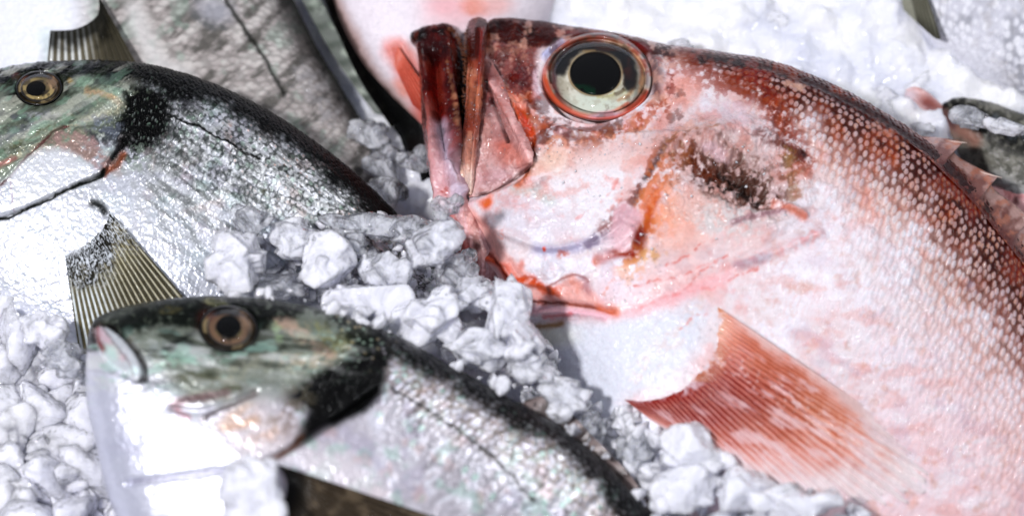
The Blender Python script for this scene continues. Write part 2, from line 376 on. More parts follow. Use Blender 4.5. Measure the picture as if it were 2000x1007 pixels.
# ------------------------------------------------------------------ eye of a fish
def eye(parent, name, cx, cy, rx, ry, ang, body, paint_iris, pupil, dome=2.2, rim=1.4, paint_pupil=None, sink=0.5, cz=.82):
    """disc of rim and iris following the head, a pupil and a clear cornea over them"""
    t = math.radians(ang); ca, sa = math.cos(t), math.sin(t)
    zs = []
    for q in np.linspace(0, 2*math.pi, 12, endpoint=False):
        u, v = rx*1.08*math.cos(q), ry*1.08*math.sin(q); X, Y = cx+u*ca-v*sa, cy+u*sa+v*ca
        zs.append((X-cx, Y-cy, body.z_at(X, Y)))
    A = np.array(zs); co, *_ = np.linalg.lstsq(np.c_[A[:, :2], np.ones(len(A))], A[:, 2], rcond=None)
    def base(X, Y): return co[0]*.8*(X-cx)+co[1]*.8*(Y-cy)+co[2]-sink
    def disc(nr, na, prof, pcx, pcy, prx, pry, pang):
        tt = math.radians(pang); r = np.linspace(0, 1, nr)[:, None]; q = np.linspace(0, 2*math.pi, na, endpoint=False)[None]
        u = prx*r*np.cos(q); v = pry*r*np.sin(q); X = pcx+u*math.cos(tt)-v*math.sin(tt); Y = pcy+u*math.sin(tt)+v*math.cos(tt)
        Z = base(X, Y)+prof(r*np.ones_like(q), q*np.ones_like(r)); P = W(X, Y, Z*MM).reshape(-1, 3)
        i = np.arange(nr-1)[:, None]; j = np.arange(na)[None]; j2 = (j+1) % na
        F = np.stack([i*na+j, i*na+j2, (i+1)*na+j2, (i+1)*na+j], -1).reshape(-1, 4)
        return P, F, X.ravel(), Y.ravel(), np.repeat(r, na, 1).ravel()
    def prof(r, q):
        z = np.where(r < .8, dome*.45*(1-(r/.8)**2), 0)
        z = z+rim*np.exp(-((r-.9)/.06)**2)-2.5*ss(.95, 1.0, r)
        return z
    P, F, X, Y, r = disc(90, 200, prof, cx, cy, rx, ry, ang)
    col = paint_iris(X, Y, r)
    e = mesh_obj(name, P, F, M_IRIS, parent, col)
    pc, pr = pupil
    P, F, X, Y, r = disc(24, 90, lambda r, q: dome*.62+dome*.30*(1-r**2)-1.5*ss(.93, 1, r), pc[0], pc[1], pr[0], pr[1], pr[2])
    pcx = paint_pupil(X, Y, r) if paint_pupil else np.repeat(hx('#050707')[None], len(X), 0)
    sub(mesh_obj('pupil', P, F, M_PUPIL, None, pcx), e)
    P, F, X, Y, r = disc(30, 90, lambda r, q: dome*1.7*np.sqrt(np.clip(1-r**2, 0, 1))-.3, cx, cy, rx*cz, ry*cz, ang)
    sub(mesh_obj('cornea', P, F, M_CORNEA, None, None), e)
    return e

def fan(name, base, tip, mat, parent, paint, n=120, m=60, rays=18, ridge_h=.35, H=.35, rag=0.0, seed=0, follow=None, off=(-.6, 1.2), sink=0.0):
    "fin: base and tip polylines with (px, py, z mm); rays run from base to tip. real thickness, ridged on both sides"
    B = smooth_line(base, 10); T = smooth_line(tip, 10)
    def rs(P, k):
        d = np.r_[0, np.cumsum(np.hypot(np.diff(P[:, 0]), np.diff(P[:, 1])))]; t = np.linspace(0, d[-1], k)
        return np.stack([np.interp(t, d, P[:, i]) for i in range(3)], 1)
    B = rs(B, n); T = rs(T, n); q = np.linspace(0, 1, m)[None, :, None]
    if rag:
        k = np.linspace(0, rays, n); T = T+(T-B)*(rag*(vn(k, k*0, seed)-.5))[:, None]
    R = B[:, None]*(1-q)+T[:, None]*q
    if follow is not None:
        zf = follow.zmap(R[..., 0], R[..., 1])+off[0]+(off[1]-off[0])*ss(0, .22, q[..., 0])-sink*ss(.7, 1, q[..., 0])
        for _ in range(3): zf = (zf+np.roll(zf, 1, 1)+np.roll(zf, -1, 1))/3 if False else zf
        R = np.stack([R[..., 0], R[..., 1], np.maximum(zf, R[..., 2]*0-900)], -1)
    ray = np.linspace(0, rays, n)[:, None]*np.ones((1, m)); ph = np.abs(np.mod(ray, 1)-.5)*2
    h = ridge_h*(ph**1.5)*ss(.06, .34, q[..., 0]); P1 = W(R[..., 0], R[..., 1], (R[..., 2]+h+H)*MM).reshape(-1, 3); P2 = W(R[..., 0], R[..., 1], (R[..., 2]-h-H)*MM).reshape(-1, 3)
    X, Y = R[..., 0].ravel(), R[..., 1].ravel()
    col = paint(X, Y, ray.ravel(), ph.ravel(), np.repeat(q[..., 0], n, 0).ravel())
    i = np.arange(n-1)[:, None]; j = np.arange(m-1)[None]
    f = np.stack([i*m+j, (i+1)*m+j, (i+1)*m+j+1, i*m+j+1], -1).reshape(-1, 4); N = n*m
    ed = []
    bd = [(k*m) for k in range(n)]+[(n-1)*m+k for k in range(1, m)]+[k*m+m-1 for k in range(n-2, -1, -1)]+[k for k in range(m-2, 0, -1)]
    bd = np.array(bd); b2 = np.roll(bd, -1); ed = np.stack([bd, b2, b2+N, bd+N], -1)
    # make the upper side face up
    a, b, c = P1[f[0, 0]], P1[f[0, 1]], P1[f[0, 2]]
    if np.cross(b-a, c-a)[2] < 0: f1, f2, ed = f[:, ::-1], f+N, ed
    else: f1, f2, ed = f, f[:, ::-1]+N, ed[:, ::-1]
    return mesh_obj(name, np.vstack([P1, P2]), np.vstack([f1, f2, ed]), mat, parent, np.vstack([col, col]))

# ================================================================== THE SETTING: packed ice
def bed():
    nx, ny = 460, 420
    x = np.linspace(-.42, .42, nx)[:, None]*np.ones((1, ny)); y = np.linspace(-.34, .40, ny)[None]*np.ones((nx, 1))
    px = x/PX; py = -y/PX
    d1, d2, idn = worley(px.ravel(), py.ravel(), 62, 4)
    e1, e2, idm = worley(px.ravel()+400, py.ravel(), 27, 14)
    z = (-15+7*(fbm(px.ravel(), py.ravel(), 260, 3, 2)-.5)+6.5*(1-d1**1.6)*(.4+.6*idn)+2.6*(1-e1**1.5)*(.4+.6*idm)+1.2*(fbm(px.ravel(), py.ravel(), 14, 3, 5)-.5)).reshape(nx, ny)
    gx, gy = px, -y/PX+503
    z = z+3*ss(880, 960, gx+1000)*(1-ss(150, 300, gy))+20*np.exp(-(((gx+1000)-40)/190)**4-((gy-900)/330)**4)+9*ss(700, 900, gx+1000)*(1-ss(180, 420, gy))+14*np.exp(-(((gx+1000)-1350)/160)**2-((gy-960)/110)**2)
    edge = np.maximum(np.abs(x)/.42, np.maximum(y/.40, -y/.34)); z = z-25*ss(.93, 1, edge)
    V = np.stack([x, y, z*MM], -1).reshape(-1, 3)
    i = np.arange(nx-1)[:, None]; j = np.arange(ny-1)[None]
    F = np.stack([i*ny+j, (i+1)*ny+j, (i+1)*ny+j+1, i*ny+j+1], -1).reshape(-1, 4)
    o = mesh_obj('ice_bed', V, F, M_BED); o['kind'] = 'structure'
    # counter under the ice
    me = bpy.data.meshes.new('counter'); t, b = -.030, -.05; a = 2.5
    me.from_pydata([(-a, -a, b), (a, -a, b), (a, a, b), (-a, a, b), (-a, -a, t), (a, -a, t), (a, a, t), (-a, a, t)], [], [(3, 2, 1, 0), (4, 5, 6, 7), (0, 1, 5, 4), (1, 2, 6, 5), (2, 3, 7, 6), (3, 0, 4, 7)])
    m, nt, N = new_mat('grey_steel'); out = N('ShaderNodeOutputMaterial'); p = N('ShaderNodeBsdfPrincipled'); nn = N('ShaderNodeTexNoise'); nn.inputs['Scale'].default_value = 30
    cr = N('ShaderNodeValToRGB'); cr.color_ramp.elements[0].color = (.25, .26, .28, 1); cr.color_ramp.elements[1].color = (.4, .41, .43, 1)
    nt.links.new(nn.outputs[0], cr.inputs[0]); nt.links.new(cr.outputs[0], p.inputs['Base Color']); p.inputs['Metallic'].default_value = .8; p.inputs['Roughness'].default_value = .4
    nt.links.new(p.outputs[0], out.inputs[0]); me.materials.append(m)
    o = bpy.data.objects.new('ground', me); C.objects.link(o); o['kind'] = 'structure'
bed()

# ================================================================== RED FISH
rf = empty('red_fish', W(1500, 560, 10*MM), 'large red fish with open mouth and big round eye lying on ice at right', 'fish', None)
rows = [(946, 62, 17, 903, 392, 17, 7), (966, 42, 16, 915, 445, 14, 11), (1040, 48, 15, 935, 525, 12, 15), (1130, 66, 15, 985, 590, 12, 20), (1220, 84, 15, 1040, 665, 10, 24),
        (1300, 106, 15, 1085, 770, 8, 28), (1400, 122, 14, 1130, 880, 7, 32), (1500, 143, 13, 1170, 990, 6, 35), (1600, 180, 12, 1220, 1090, 5, 37), (1720, 242, 11, 1300, 1190, 4, 37),
        (1840, 325, 10, 1400, 1280, 3, 36), (1940, 428, 9, 1520, 1360, 2, 33), (2050, 565, 8, 1680, 1430, 2, 28), (2180, 740, 6, 1900, 1450, 2, 21), (2300, 950, 5, 2120, 1430, 2, 13), (2390, 1150, 4, 2290, 1390, 2, 8)]
RB = Loft(rows, 860, 620, .82, 60, .5)
x, y = RB.x, RB.y
nA = fbm(x, y, 70, 4, 1)-.5; nB = fbm(x, y, 22, 4, 11)-.5; nC = fbm(x, y, 8, 3, 21)-.5
DORS = [(946, 45), (966, 38), (1040, 42), (1130, 58), (1220, 76), (1300, 98), (1400, 113), (1500, 134), (1600, 170), (1720, 232), (1840, 315), (1940, 420), (2050, 560), (2180, 740)]
ddor = seg_dist(x, y, DORS)
DA, DB, R, ID = scales(RB, 12.5, 56, .26, 3)
scm = ss(1330, 1560, x+.35*(y-200)+60*nA)*ss(0, 8, ddor)                          # where scales show
scm_fade = scm*(1-.8*ss(120, 420, ddor+60*nA))
scm_fade *= 1-.8*(1-ss(0, 60, seg_dist(x, y, [(1380, 330), (1500, 400), (1620, 470), (1500, 560)])-50))*(x < 1640)
sc_h = (.5-DA)*.75*np.clip(1-(R/.62)**4, 0, 1)+.25*(1-R)
h = scm_fade*.55*sc_h
CHEEK = [(1060, 255), (1180, 262), (1335, 262), (1292, 312), (1252, 372), (1228, 418), (1172, 464), (1110, 488), (1050, 486), (965, 450), (912, 405), (945, 385), (1030, 345)]
OPER = [(1335, 262), (1470, 225), (1555, 290), (1592, 380), (1560, 425), (1445, 505), (1300, 560), (1195, 606), (1110, 590), (1040, 588), (1000, 555), (950, 500), (1050, 487), (1172, 464), (1252, 372)]
h += plate(x, y, CHEEK, 7, 1.5)+plate(x, y, OPER, 12, .55)
h += plate(x, y, [(960, 430), (1060, 480), (1150, 478), (1170, 520), (1140, 545), (1070, 560), (1010, 545), (985, 520)], 9, .9)
h += ridge(x, y, [(1240, 500), (1262, 440), (1278, 390), (1330, 300)], 12, -1.4)
h += ridge(x, y, [(1180, 500), (1215, 492), (1242, 470)], 12, -1.3)
h += ridge(x, y, [(1220, 430), (1250, 450), (1235, 492)], 9, 1.2)
h += ridge(x, y, [(1030, 592), (1110, 592), (1195, 608)], 5, -1.0)+ridge(x, y, [(1030, 612), (1110, 610), (1180, 618)], 6, .8)+ridge(x, y, [(1040, 625), (1130, 618)], 4, -.6)
h += ridge(x, y, [(945, 505), (985, 515), (1005, 545), (1060, 552), (1090, 568)], 10, 1.1)+ridge(x, y, [(1000, 512), (1020, 540), (1080, 550), (1100, 530)], 6, -.9)
h += ridge(x, y, [(1440, 520), (1520, 490), (1600, 455)], 9, .8)+ridge(x, y, [(1430, 436), (1530, 405), (1575, 420)], 5, .8)
h += ridge(x, y, [(985, 180), (1012, 215), (1034, 300), (1042, 325)], 6, 1.5)+ridge(x, y, [(1003, 175), (1045, 222)], 6, .9)
h += ridge(x, y, [(1042, 150), (1046, 210), (1080, 246), (1150, 262), (1240, 232), (1284, 180), (1286, 120)], 9, .9)
h += ridge(x, y, [(1110, 275), (1118, 340)], 12, .4)+ridge(x, y, [(1065, 110), (1100, 82), (1170, 72)], 7, 1.2)
lump = plate(x, y, [(955, 60), (1050, 70), (1050, 250), (1040, 330), (970, 200)], 15, 1)+.8*plate(x, y, [(1290, 250), (1480, 240), (1560, 330), (1520, 440), (1300, 420)], 25, 1)
h += ridge(x, y, [(1262, 452), (1285, 380), (1330, 300), (1400, 262)], 26, 1.6)+ridge(x, y, [(1575, 330), (1590, 385), (1560, 430), (1450, 512), (1320, 566)], 12, -.2)+ridge(x, y, [(1500, 270), (1550, 300)], 14, 1.0)+plate(x, y, [(1360, 250), (1480, 250), (1500, 300), (1380, 310)], 30, 1.5)
h += lump*(2.2*nB+.8*nC)+.5*nB+.14*nC*(1-scm)
h += plate(x, y, [(1340, 300), (1400, 290), (1500, 350), (1530, 410), (1420, 400)], 20, 1)*(-.8+2.4*nB+1.6*nC)
h += -.9*plate(x, y, [(1350, 330), (1440, 365), (1500, 400), (1400, 385)], 16, 1)
h = h*(1-ss(0, 1, plate(x, y, [(1050, 150), (1075, 100), (1130, 66), (1200, 64), (1260, 92), (1282, 140), (1270, 190), (1220, 228), (1160, 246), (1100, 232), (1062, 195)], 6, 1)))-plate(x, y, [(1058, 150), (1080, 106), (1130, 76), (1200, 72), (1255, 98), (1272, 140), (1262, 185), (1215, 220), (1160, 236), (1105, 224), (1070, 190)], 7, 4.5)
RB.displace(h)

P = Paint(x, y, '#eee2e4', 7, 26, 3)
P.mix('#f8f5fd', ss(.0, .25, nA+.5*nB)); P.mix('#e0aba8', .42*ss(.02, .24, -nA+.5*nB)); P.mix('#d88078', .2*ss(.12, .28, nB))
P.mix('#b9b4c0', .35*ss(.08, .25, fbm(x, y, 50, 4, 77)-.5))
# belly white
P.p([(1060, 640), (1200, 622), (1370, 585), (1360, 680), (1300, 750), (1210, 790), (1320, 840), (1300, 1100), (1000, 1100), (1000, 700)], 22, '#e6e9f2', .97); P.p([(1240, 760), (1320, 690), (1350, 640), (1390, 600), (1380, 560), (1300, 640), (1230, 720)], 16, '#e8d4cc', .5, speck=.2)
P.p([(1700, 640), (2100, 700), (2100, 1200), (1300, 1200), (1400, 980), (1700, 900)], 90, '#f6e9f0', .75)
P.p([(1500, 820), (2050, 820), (2050, 1100), (1400, 1100)], 90, '#f7d9da', .6)
P.e(1600, 560, 120, 60, 20, '#f6eff6', .7); P.e(1660, 470, 90, 50, 10, '#f7f0f6', .6); P.e(1060, 655, 60, 22, 0, '#e9eacb', .5)
# scales: dark pigment round pale centres, fading to the belly
wb = np.interp(x, [900, 1280, 1350, 1450, 1550, 1700, 1850, 2000, 2200], [34, 24, 42, 74, 104, 150, 190, 220, 240])
back = 1-ss(.12, 1.0, ddor/wb+.7*nA+.45*nB)
back2 = 1-ss(.6, 1.8, ddor/wb+.8*nA+.3*nB)
rim = ss(.22, .46, R+.12*nC+.22*DA); dot = (1-ss(.06, .34, np.hypot(DA+.10, DB*1.1)+.28*(ID-.5)+.6*nC)); arc = np.exp(-((R-.34+.5*nC)/.11)**2)*ss(.02, .30, DB*.8-DA*.6+.5*nC); dot = np.clip(dot*ss(.25, .6, ID)+.9*arc, 0, 1)
P.mix('#c48e78', .6*back2*scm*rim); P.mix('#dcbcbc', .45*scm_fade*rim*(1-back2)); flk = ss(330, 250, ddor)*0
P.mix('#8e4026', back*(.6+.4*rim)); P.mix('#561a12', .9*back*ss(-.05, .5, rim*.7+nA*1.6-ddor/wb*.7+.1))
pt = ss(.32, .62, fbm(x, y, 34, 4, 701)); P.mix('#d8a488', (.12+.55*pt)*dot*scm*back*ss(.15, .8, ID+nA+.35*ddor/wb)); P.mix('#f2dcd4', (.12+.5*pt)*dot*scm*back2*(1-back)*ss(.1, .6, ID+.2))
P.mix('#a8451f', .6*back*ss(.05, .2, nA)*(1-dot*.6))
P.mix('#5c1f1a', .85*(1-ss(4, 20, ddor))*ss(1300, 1500, x)); P.mix('#2e0b0a', .5*(1-ss(3, 11, ddor+4*nB))*ss(1200, 1300, x))
P.s_([(1350, 116), (1420, 122), (1470, 128)], 7, '#3a1210', .8)
P.e(1560, 170, 38, 9, 20, '#dcb8a8', .75, speck=.3); P.e(1725, 258, 34, 10, 32, '#c89a8c', .6, speck=.2)
fl = ss(1380, 1560, x)*ss(150, 320, ddor); f1 = fbm(x*.5, y, 26, 5, 601)-.5; f2 = fbm((x+y)*.45, (y-x)*.8, 40, 5, 603)-.5
P.mix('#d9a49c', .42*fl*ss(.04, .2, f1)); P.mix('#c8b0c0', .35*fl*ss(.06, .22, f2)); P.mix('#fbf6fb', .5*fl*ss(.04, .2, -f1)); P.mix('#c89478', .35*fl*ss(.12, .24, fbm(x, y, 18, 4, 605)-.5))
arc2 = np.exp(-((R-.42+.2*nC)/.08)**2)*ss(-.1, .4, -DA+.3*nC); P.mix('#d8a8a4', .45*arc2*fl*ss(.35, .65, fbm(x, y, 60, 3, 607))); 
# red-brown bands down from the back
P.s_([(1330, 125), (1380, 150), (1440, 175)], 34, '#9c4630', .75, speck=.5)
P.s_([(1470, 150), (1505, 200), (1535, 260), (1562, 318)], 34, '#9a3c1f', .85, speck=.35); P.s_([(1500, 180), (1530, 250)], 20, '#7c2816', .6, speck=.6)
P.s_([(1480, 270), (1520, 290), (1560, 308)], 15, '#6a2420', .8, speck=.2); P.e(1567, 300, 11, 5, 60, '#3c0f0c', .8)
P.s_([(1535, 310), (1545, 350), (1555, 385)], 17, '#9a7c48', .7, speck=.4); P.s_([(1520, 330), (1528, 385)], 10, '#7a4a44', .7, speck=.3)
P.e(1420, 225, 60, 34, 15, '#ead6de', .85, speck=.1); P.e(1330, 170, 40, 30, 0, '#e2a79c', .8); P.e(1300, 200, 45, 22, -30, '#f0d2cc', .7, speck=.4)
# head: snout and in front of the eye
P.p([(930, 30), (1060, 36), (1130, 60), (1055, 100), (1050, 160), (1040, 260), (1000, 190), (960, 130), (935, 100)], 12, '#8e4c46', .95)
P.p([(930, 25), (1060, 34), (1300, 96), (1290, 112), (1160, 72), (1060, 92), (990, 88), (950, 72), (930, 60)], 6, '#571d1a', .95)
P.s_([(960, 45), (1040, 62), (1080, 74)], 9, '#2c0d0d', .8, speck=.4); P.s_([(1090, 62), (1180, 72), (1270, 96)], 6, '#8a2c1f', .8)
P.e(1000, 100, 40, 24, 10, '#b48878', .6, speck=.8); P.e(1015, 150, 26, 30, 0, '#6a2c34', .7, speck=.6); P.e(985, 130, 18, 30, 10, '#c79a90', .6, speck=.4)
P.e(1030, 195, 22, 30, 0, '#7d3630', .75, speck=.4); P.e(1003, 150, 11, 9, 0, '#8a1f1a', .8)
P.p([(975, 160), (1000, 180), (1040, 240), (1048, 330), (1030, 300), (1000, 235), (975, 210)], 5, '#c8502a', .9)
P.s_([(978, 182), (1010, 198), (1042, 226)], 6, '#eec0b8', .8); P.e(1030, 260, 12, 40, -10, '#d85f2c', .6)
P.s_([(1040, 225), (1065, 262), (1080, 285)], 16, '#b36a52', .8, speck=.7); P.s_([(1065, 250), (1150, 272), (1235, 248), (1290, 200)], 16, '#b5583a', .8, speck=.35)
P.s_([(1090, 268), (1160, 278), (1260, 240)], 26, '#d9a688', .45, speck=.5); P.s_([(1095, 262), (1110, 268)], 8, '#8d6a80', .6)
P.e(1085, 320, 36, 28, 0, '#ecd6c0', .6); P.s_([(1108, 285), (1118, 320), (1122, 350)], 13, '#c98a78', .7, speck=.4); P.s_([(1120, 330), (1140, 370)], 8, '#d89a88', .5, speck=.3)
P.e(1065, 290, 20, 12, 0, '#a8584a', .5, speck=.5)
P.e(1160, 300, 14, 22, 30, '#c9683a', .55, speck=.9); P.e(1270, 215, 40, 8, -38, '#a83a1e', .7, speck=.6); P.s_([(1280, 190), (1284, 150), (1278, 115)], 9, '#5e1c18', .85)
P.s_([(1290, 120), (1310, 160), (1300, 210)], 10, '#9a3a2c', .7, speck=.6)
P.s_([(1064, 112), (1080, 96), (1105, 84)], 6, '#bcbce0', .95); P.s_([(1046, 140), (1048, 200)], 5, '#dcc0c8', .8); P.s_([(1090, 88), (1170, 76), (1230, 92)], 4, '#8a6a80', .7)
# cheek
P.e(1165, 395, 100, 75, -8, '#f3eff4', .85); P.e(1180, 330, 60, 40, 0, '#f4eef0', .75); P.e(1040, 430, 80, 40, 15, '#ddd8e2', .7)
P.s_([(1010, 372), (1050, 378), (1078, 396)], 10, '#cfdad8', .7); P.e(955, 395, 12, 14, 0, '#de6a3a', .9); P.e(935, 380, 18, 10, 0, '#f3e6ec', .8)
P.e(985, 455, 9, 13, 20, '#d98a78', .6, speck=.3); P.s_([(1030, 345), (1046, 318), (1043, 300)], 6, '#59242a', .95); P.s_([(1015, 362), (1030, 345)], 8, '#dd7a52', .8)
P.s_([(1195, 420), (1215, 380), (1190, 350)], 9, '#e8a8a0', .5, speck=.4); P.s_([(1130, 430), (1175, 400), (1210, 350)], 3, '#d88078', .5, speck=.4)
mo = fbm(x, y, 30, 5, 501)-.5; hz = (1-ss(0, 60, poly_sd(x, y, [(940, 40), (1290, 100), (1340, 240), (1040, 280), (1040, 340), (940, 200)])*-1)) 
P.mix('#5c1f1c', .6*hz*ss(.04, .14, mo)); P.mix('#e0b4a4', .5*hz*ss(.07, .18, -mo)); P.mix('#cf6a44', .32*ss(.05, .2, fbm(x, y, 44, 5, 503)-.5)*(1-ss(380, 520, y))); P.mix('#a85c4c', .14*ss(.05, .2, fbm(x, y, 16, 4, 505)-.5)*(1-ss(560, 700, y)))
P.e(1330, 440, 90, 60, -20, '#e8a488', .45); P.e(1200, 300, 120, 30, -8, '#d99a84', .35); P.e(1300, 560, 120, 40, -15, '#eab0a8', .4); P.e(1480, 470, 80, 30, 10, '#e8b8b0', .35)
# rear edge of the cheek, violet to brown, with spines
P.s_([(1050, 488), (1110, 492), (1165, 472)], 9, '#a9a2c2', .8); P.s_([(1155, 478), (1195, 452), (1228, 418)], 14, '#8d7a94', .85, speck=.1)
P.s_([(1180, 450), (1222, 405), (1250, 375)], 13, '#9c6660', .8, speck=.2); P.s_([(1240, 398), (1258, 362), (1290, 308), (1318, 280)], 10, '#8a5c58', .85, speck=.3); P.s_([(1262, 355), (1300, 295)], 4, '#4a3038', .7)
P.s_([(1250, 400), (1300, 300), (1330, 262), (1400, 258)], 7, '#b98450', .5, speck=.5)
P.s_([(1282, 300), (1262, 350)], 7, '#b86848', .5, speck=.5)
P.s_([(1300, 330), (1276, 380), (1264, 450)], 24, '#d27850', .8, speck=.3); P.s_([(1282, 380), (1268, 420), (1262, 450)], 11, '#cc5a2a', .85); P.e(1300, 400, 40, 60, 10, '#eba88c', .7, speck=.1); P.e(1310, 330, 22, 40, 30, '#c8764a', .5, speck=.5)
P.s_([(1262, 445), (1250, 480), (1225, 508)], 17, '#c06a28', .9, speck=.05); P.e(1246, 466, 15, 20, 0, '#8c2a12', .95); P.s_([(1178, 505), (1200, 492), (1232, 495)], 9, '#a8391a', .95)
P.s_([(1168, 516), (1182, 500)], 7, '#cf6438', .8); P.e(1270, 500, 34, 16, -20, '#c99a58', .6, speck=.3); P.e(1230, 530, 40, 30, -20, '#e8b494', .6, speck=.4)
P.p([(1218, 398), (1256, 430), (1240, 462), (1218, 488), (1190, 478), (1195, 440)], 6, '#dcb6bc', .85); P.s_([(1190, 470), (1182, 500), (1190, 530)], 12, '#d9c4cc', .6)
# opercle dark mottled patch
P.e(1420, 350, 115, 52, 30, '#9a7a6c', .7, speck=.55); P.e(1425, 352, 120, 60, 30, '#8c6258', .55, speck=.6); P.e(1425, 340, 140, 80, 30, '#a87c70', .6); P.e(1440, 345, 110, 56, 28, '#7c584c', .6, speck=.12); P.e(1415, 350, 96, 44, 30, '#6c4236', .75, speck=.55); P.e(1460, 365, 60, 32, 30, '#603c30', .7, speck=.7)
P.s_([(1350, 290), (1362, 330), (1395, 350)], 13, '#7c3c28', .8, speck=.5); P.s_([(1388, 362), (1412, 372), (1440, 372), (1478, 392)], 9, '#1c0e0a', .85, speck=.3); P.s_([(1400, 340), (1450, 362)], 6, '#2a1610', .8, speck=.3)
P.e(1395, 300, 36, 14, 20, '#ddc0c4', .8, speck=.5); P.e(1330, 300, 26, 30, 0, '#a86c50', .6, speck=.5)
P.e(1400, 430, 90, 36, 15, '#dcdcdc', .7, speck=.1); P.e(1350, 400, 30, 30, 0, '#e8c0b8', .6, speck=.2); P.e(1460, 418, 50, 16, 18, '#e6e0e0', .6, speck=.6)
P.s_([(1432, 438), (1480, 424), (1530, 412)], 6, '#a87c84', .75); P.s_([(1515, 398), (1545, 410), (1572, 424)], 7, '#cf7a62', .85); P.e(1522, 402, 7, 6, 0, '#f6e4e4', .9)
P.s_([(1440, 522), (1480, 505), (1520, 492), (1600, 458)], 14, '#dc9a98', .6, speck=.1); P.s_([(1440, 520), (1500, 500)], 7, '#9c8a9c', .5)
for q in ([(1300, 585), (1345, 560), (1370, 530), (1400, 520)], [(1330, 640), (1350, 622), (1380, 612)], [(1240, 560), (1330, 540), (1420, 500)], [(1300, 520), (1340, 500), (1380, 470)], [(1250, 600), (1320, 575), (1400, 560), (1480, 520)]):
    P.s_(q, 3.5, '#d0685c', .6, speck=.25)
P.s_([(1190, 612), (1260, 600), (1340, 572), (1420, 540)], 12, '#eebcc0', .6)
# throat
P.p([(905, 395), (960, 440), (1000, 500), (1060, 552), (1095, 570), (1120, 540), (1150, 560), (1200, 605), (1120, 600), (1030, 592), (985, 570), (935, 540), (905, 470)], 8, '#e8b4ac', .85)
P.s_([(925, 492), (960, 502), (985, 520), (1002, 545)], 9, '#dc5f44', .9); P.s_([(1000, 546), (1040, 546), (1075, 566), (1092, 570)], 11, '#d4572f', .9, speck=.08)
P.s_([(930, 488), (965, 498), (988, 520), (1000, 538)], 3, '#7c2a24', .8); P.s_([(1078, 566), (1098, 548), (1135, 540), (1150, 552)], 3.5, '#a0584e', .7); P.e(938, 470, 7, 9, -30, '#4a1416', .95); P.s_([(925, 440), (945, 470), (953, 485)], 5, '#8f6672', .6)
P.e(960, 530, 26, 14, 30, '#f1d8dc', .6); P.e(1060, 590, 60, 12, 5, '#e9a39a', .6, speck=.2); P.e(1120, 560, 26, 16, 0, '#d99080', .5, speck=.3); P.e(1148, 560, 11, 18, -20, '#a87078', .6)
P.s_([(1000, 586), (1060, 592), (1120, 592), (1190, 608)], 3, '#96432f', .85); P.s_([(1170, 600), (1205, 608)], 8, '#df8062', .8); P.s_([(1040, 604), (1110, 606), (1180, 616)], 7, '#f2c9d2', .9); P.s_([(1060, 618), (1120, 612)], 3, '#cf6a6e', .7)
P.s_([(1050, 636), (1075, 634), (1100, 630)], 6, '#9c7038', .85); P.e(1105, 500, 14, 10, -10, '#c06a50', .75, speck=.3); P.e(1022, 515, 8, 12, 0, '#d4705a', .6); P.e(1070, 488, 4, 4, 0, '#e0603c', .9)
P.e(1190, 560, 22, 30, 10, '#eedae2', .6); P.s_([(1200, 550), (1185, 575)], 8, '#d98a68', .5, speck=.4)
# grey dirt specks on flank
for q in ((1835, 600, 30, 12, 60), (1900, 560, 24, 10, 50)): P.e(*q, '#b0a8bc', .4, speck=.4)
g_ = P.c@np.array([.3, .55, .15]); wr = np.clip((P.c[:, 0]-P.c[:, 2])*4, 0, 1); P.c = np.clip(g_[:, None]+(P.c-g_[:, None])*(1+.28*wr)[:, None], 0, 1)
cut = plate(x, y, [(1046, 262), (1180, 272), (1300, 240), (1470, 225), (1555, 290), (1592, 380), (1560, 425), (1445, 510), (1300, 566), (1200, 612), (1110, 596), (1040, 590), (1000, 555), (960, 500), (1000, 420)], 1, 1) > .5
cut &= RB.top
body, parts = RB.build('body', M_RED, rf, P.c, [('gill_cover', cut, M_RED)])

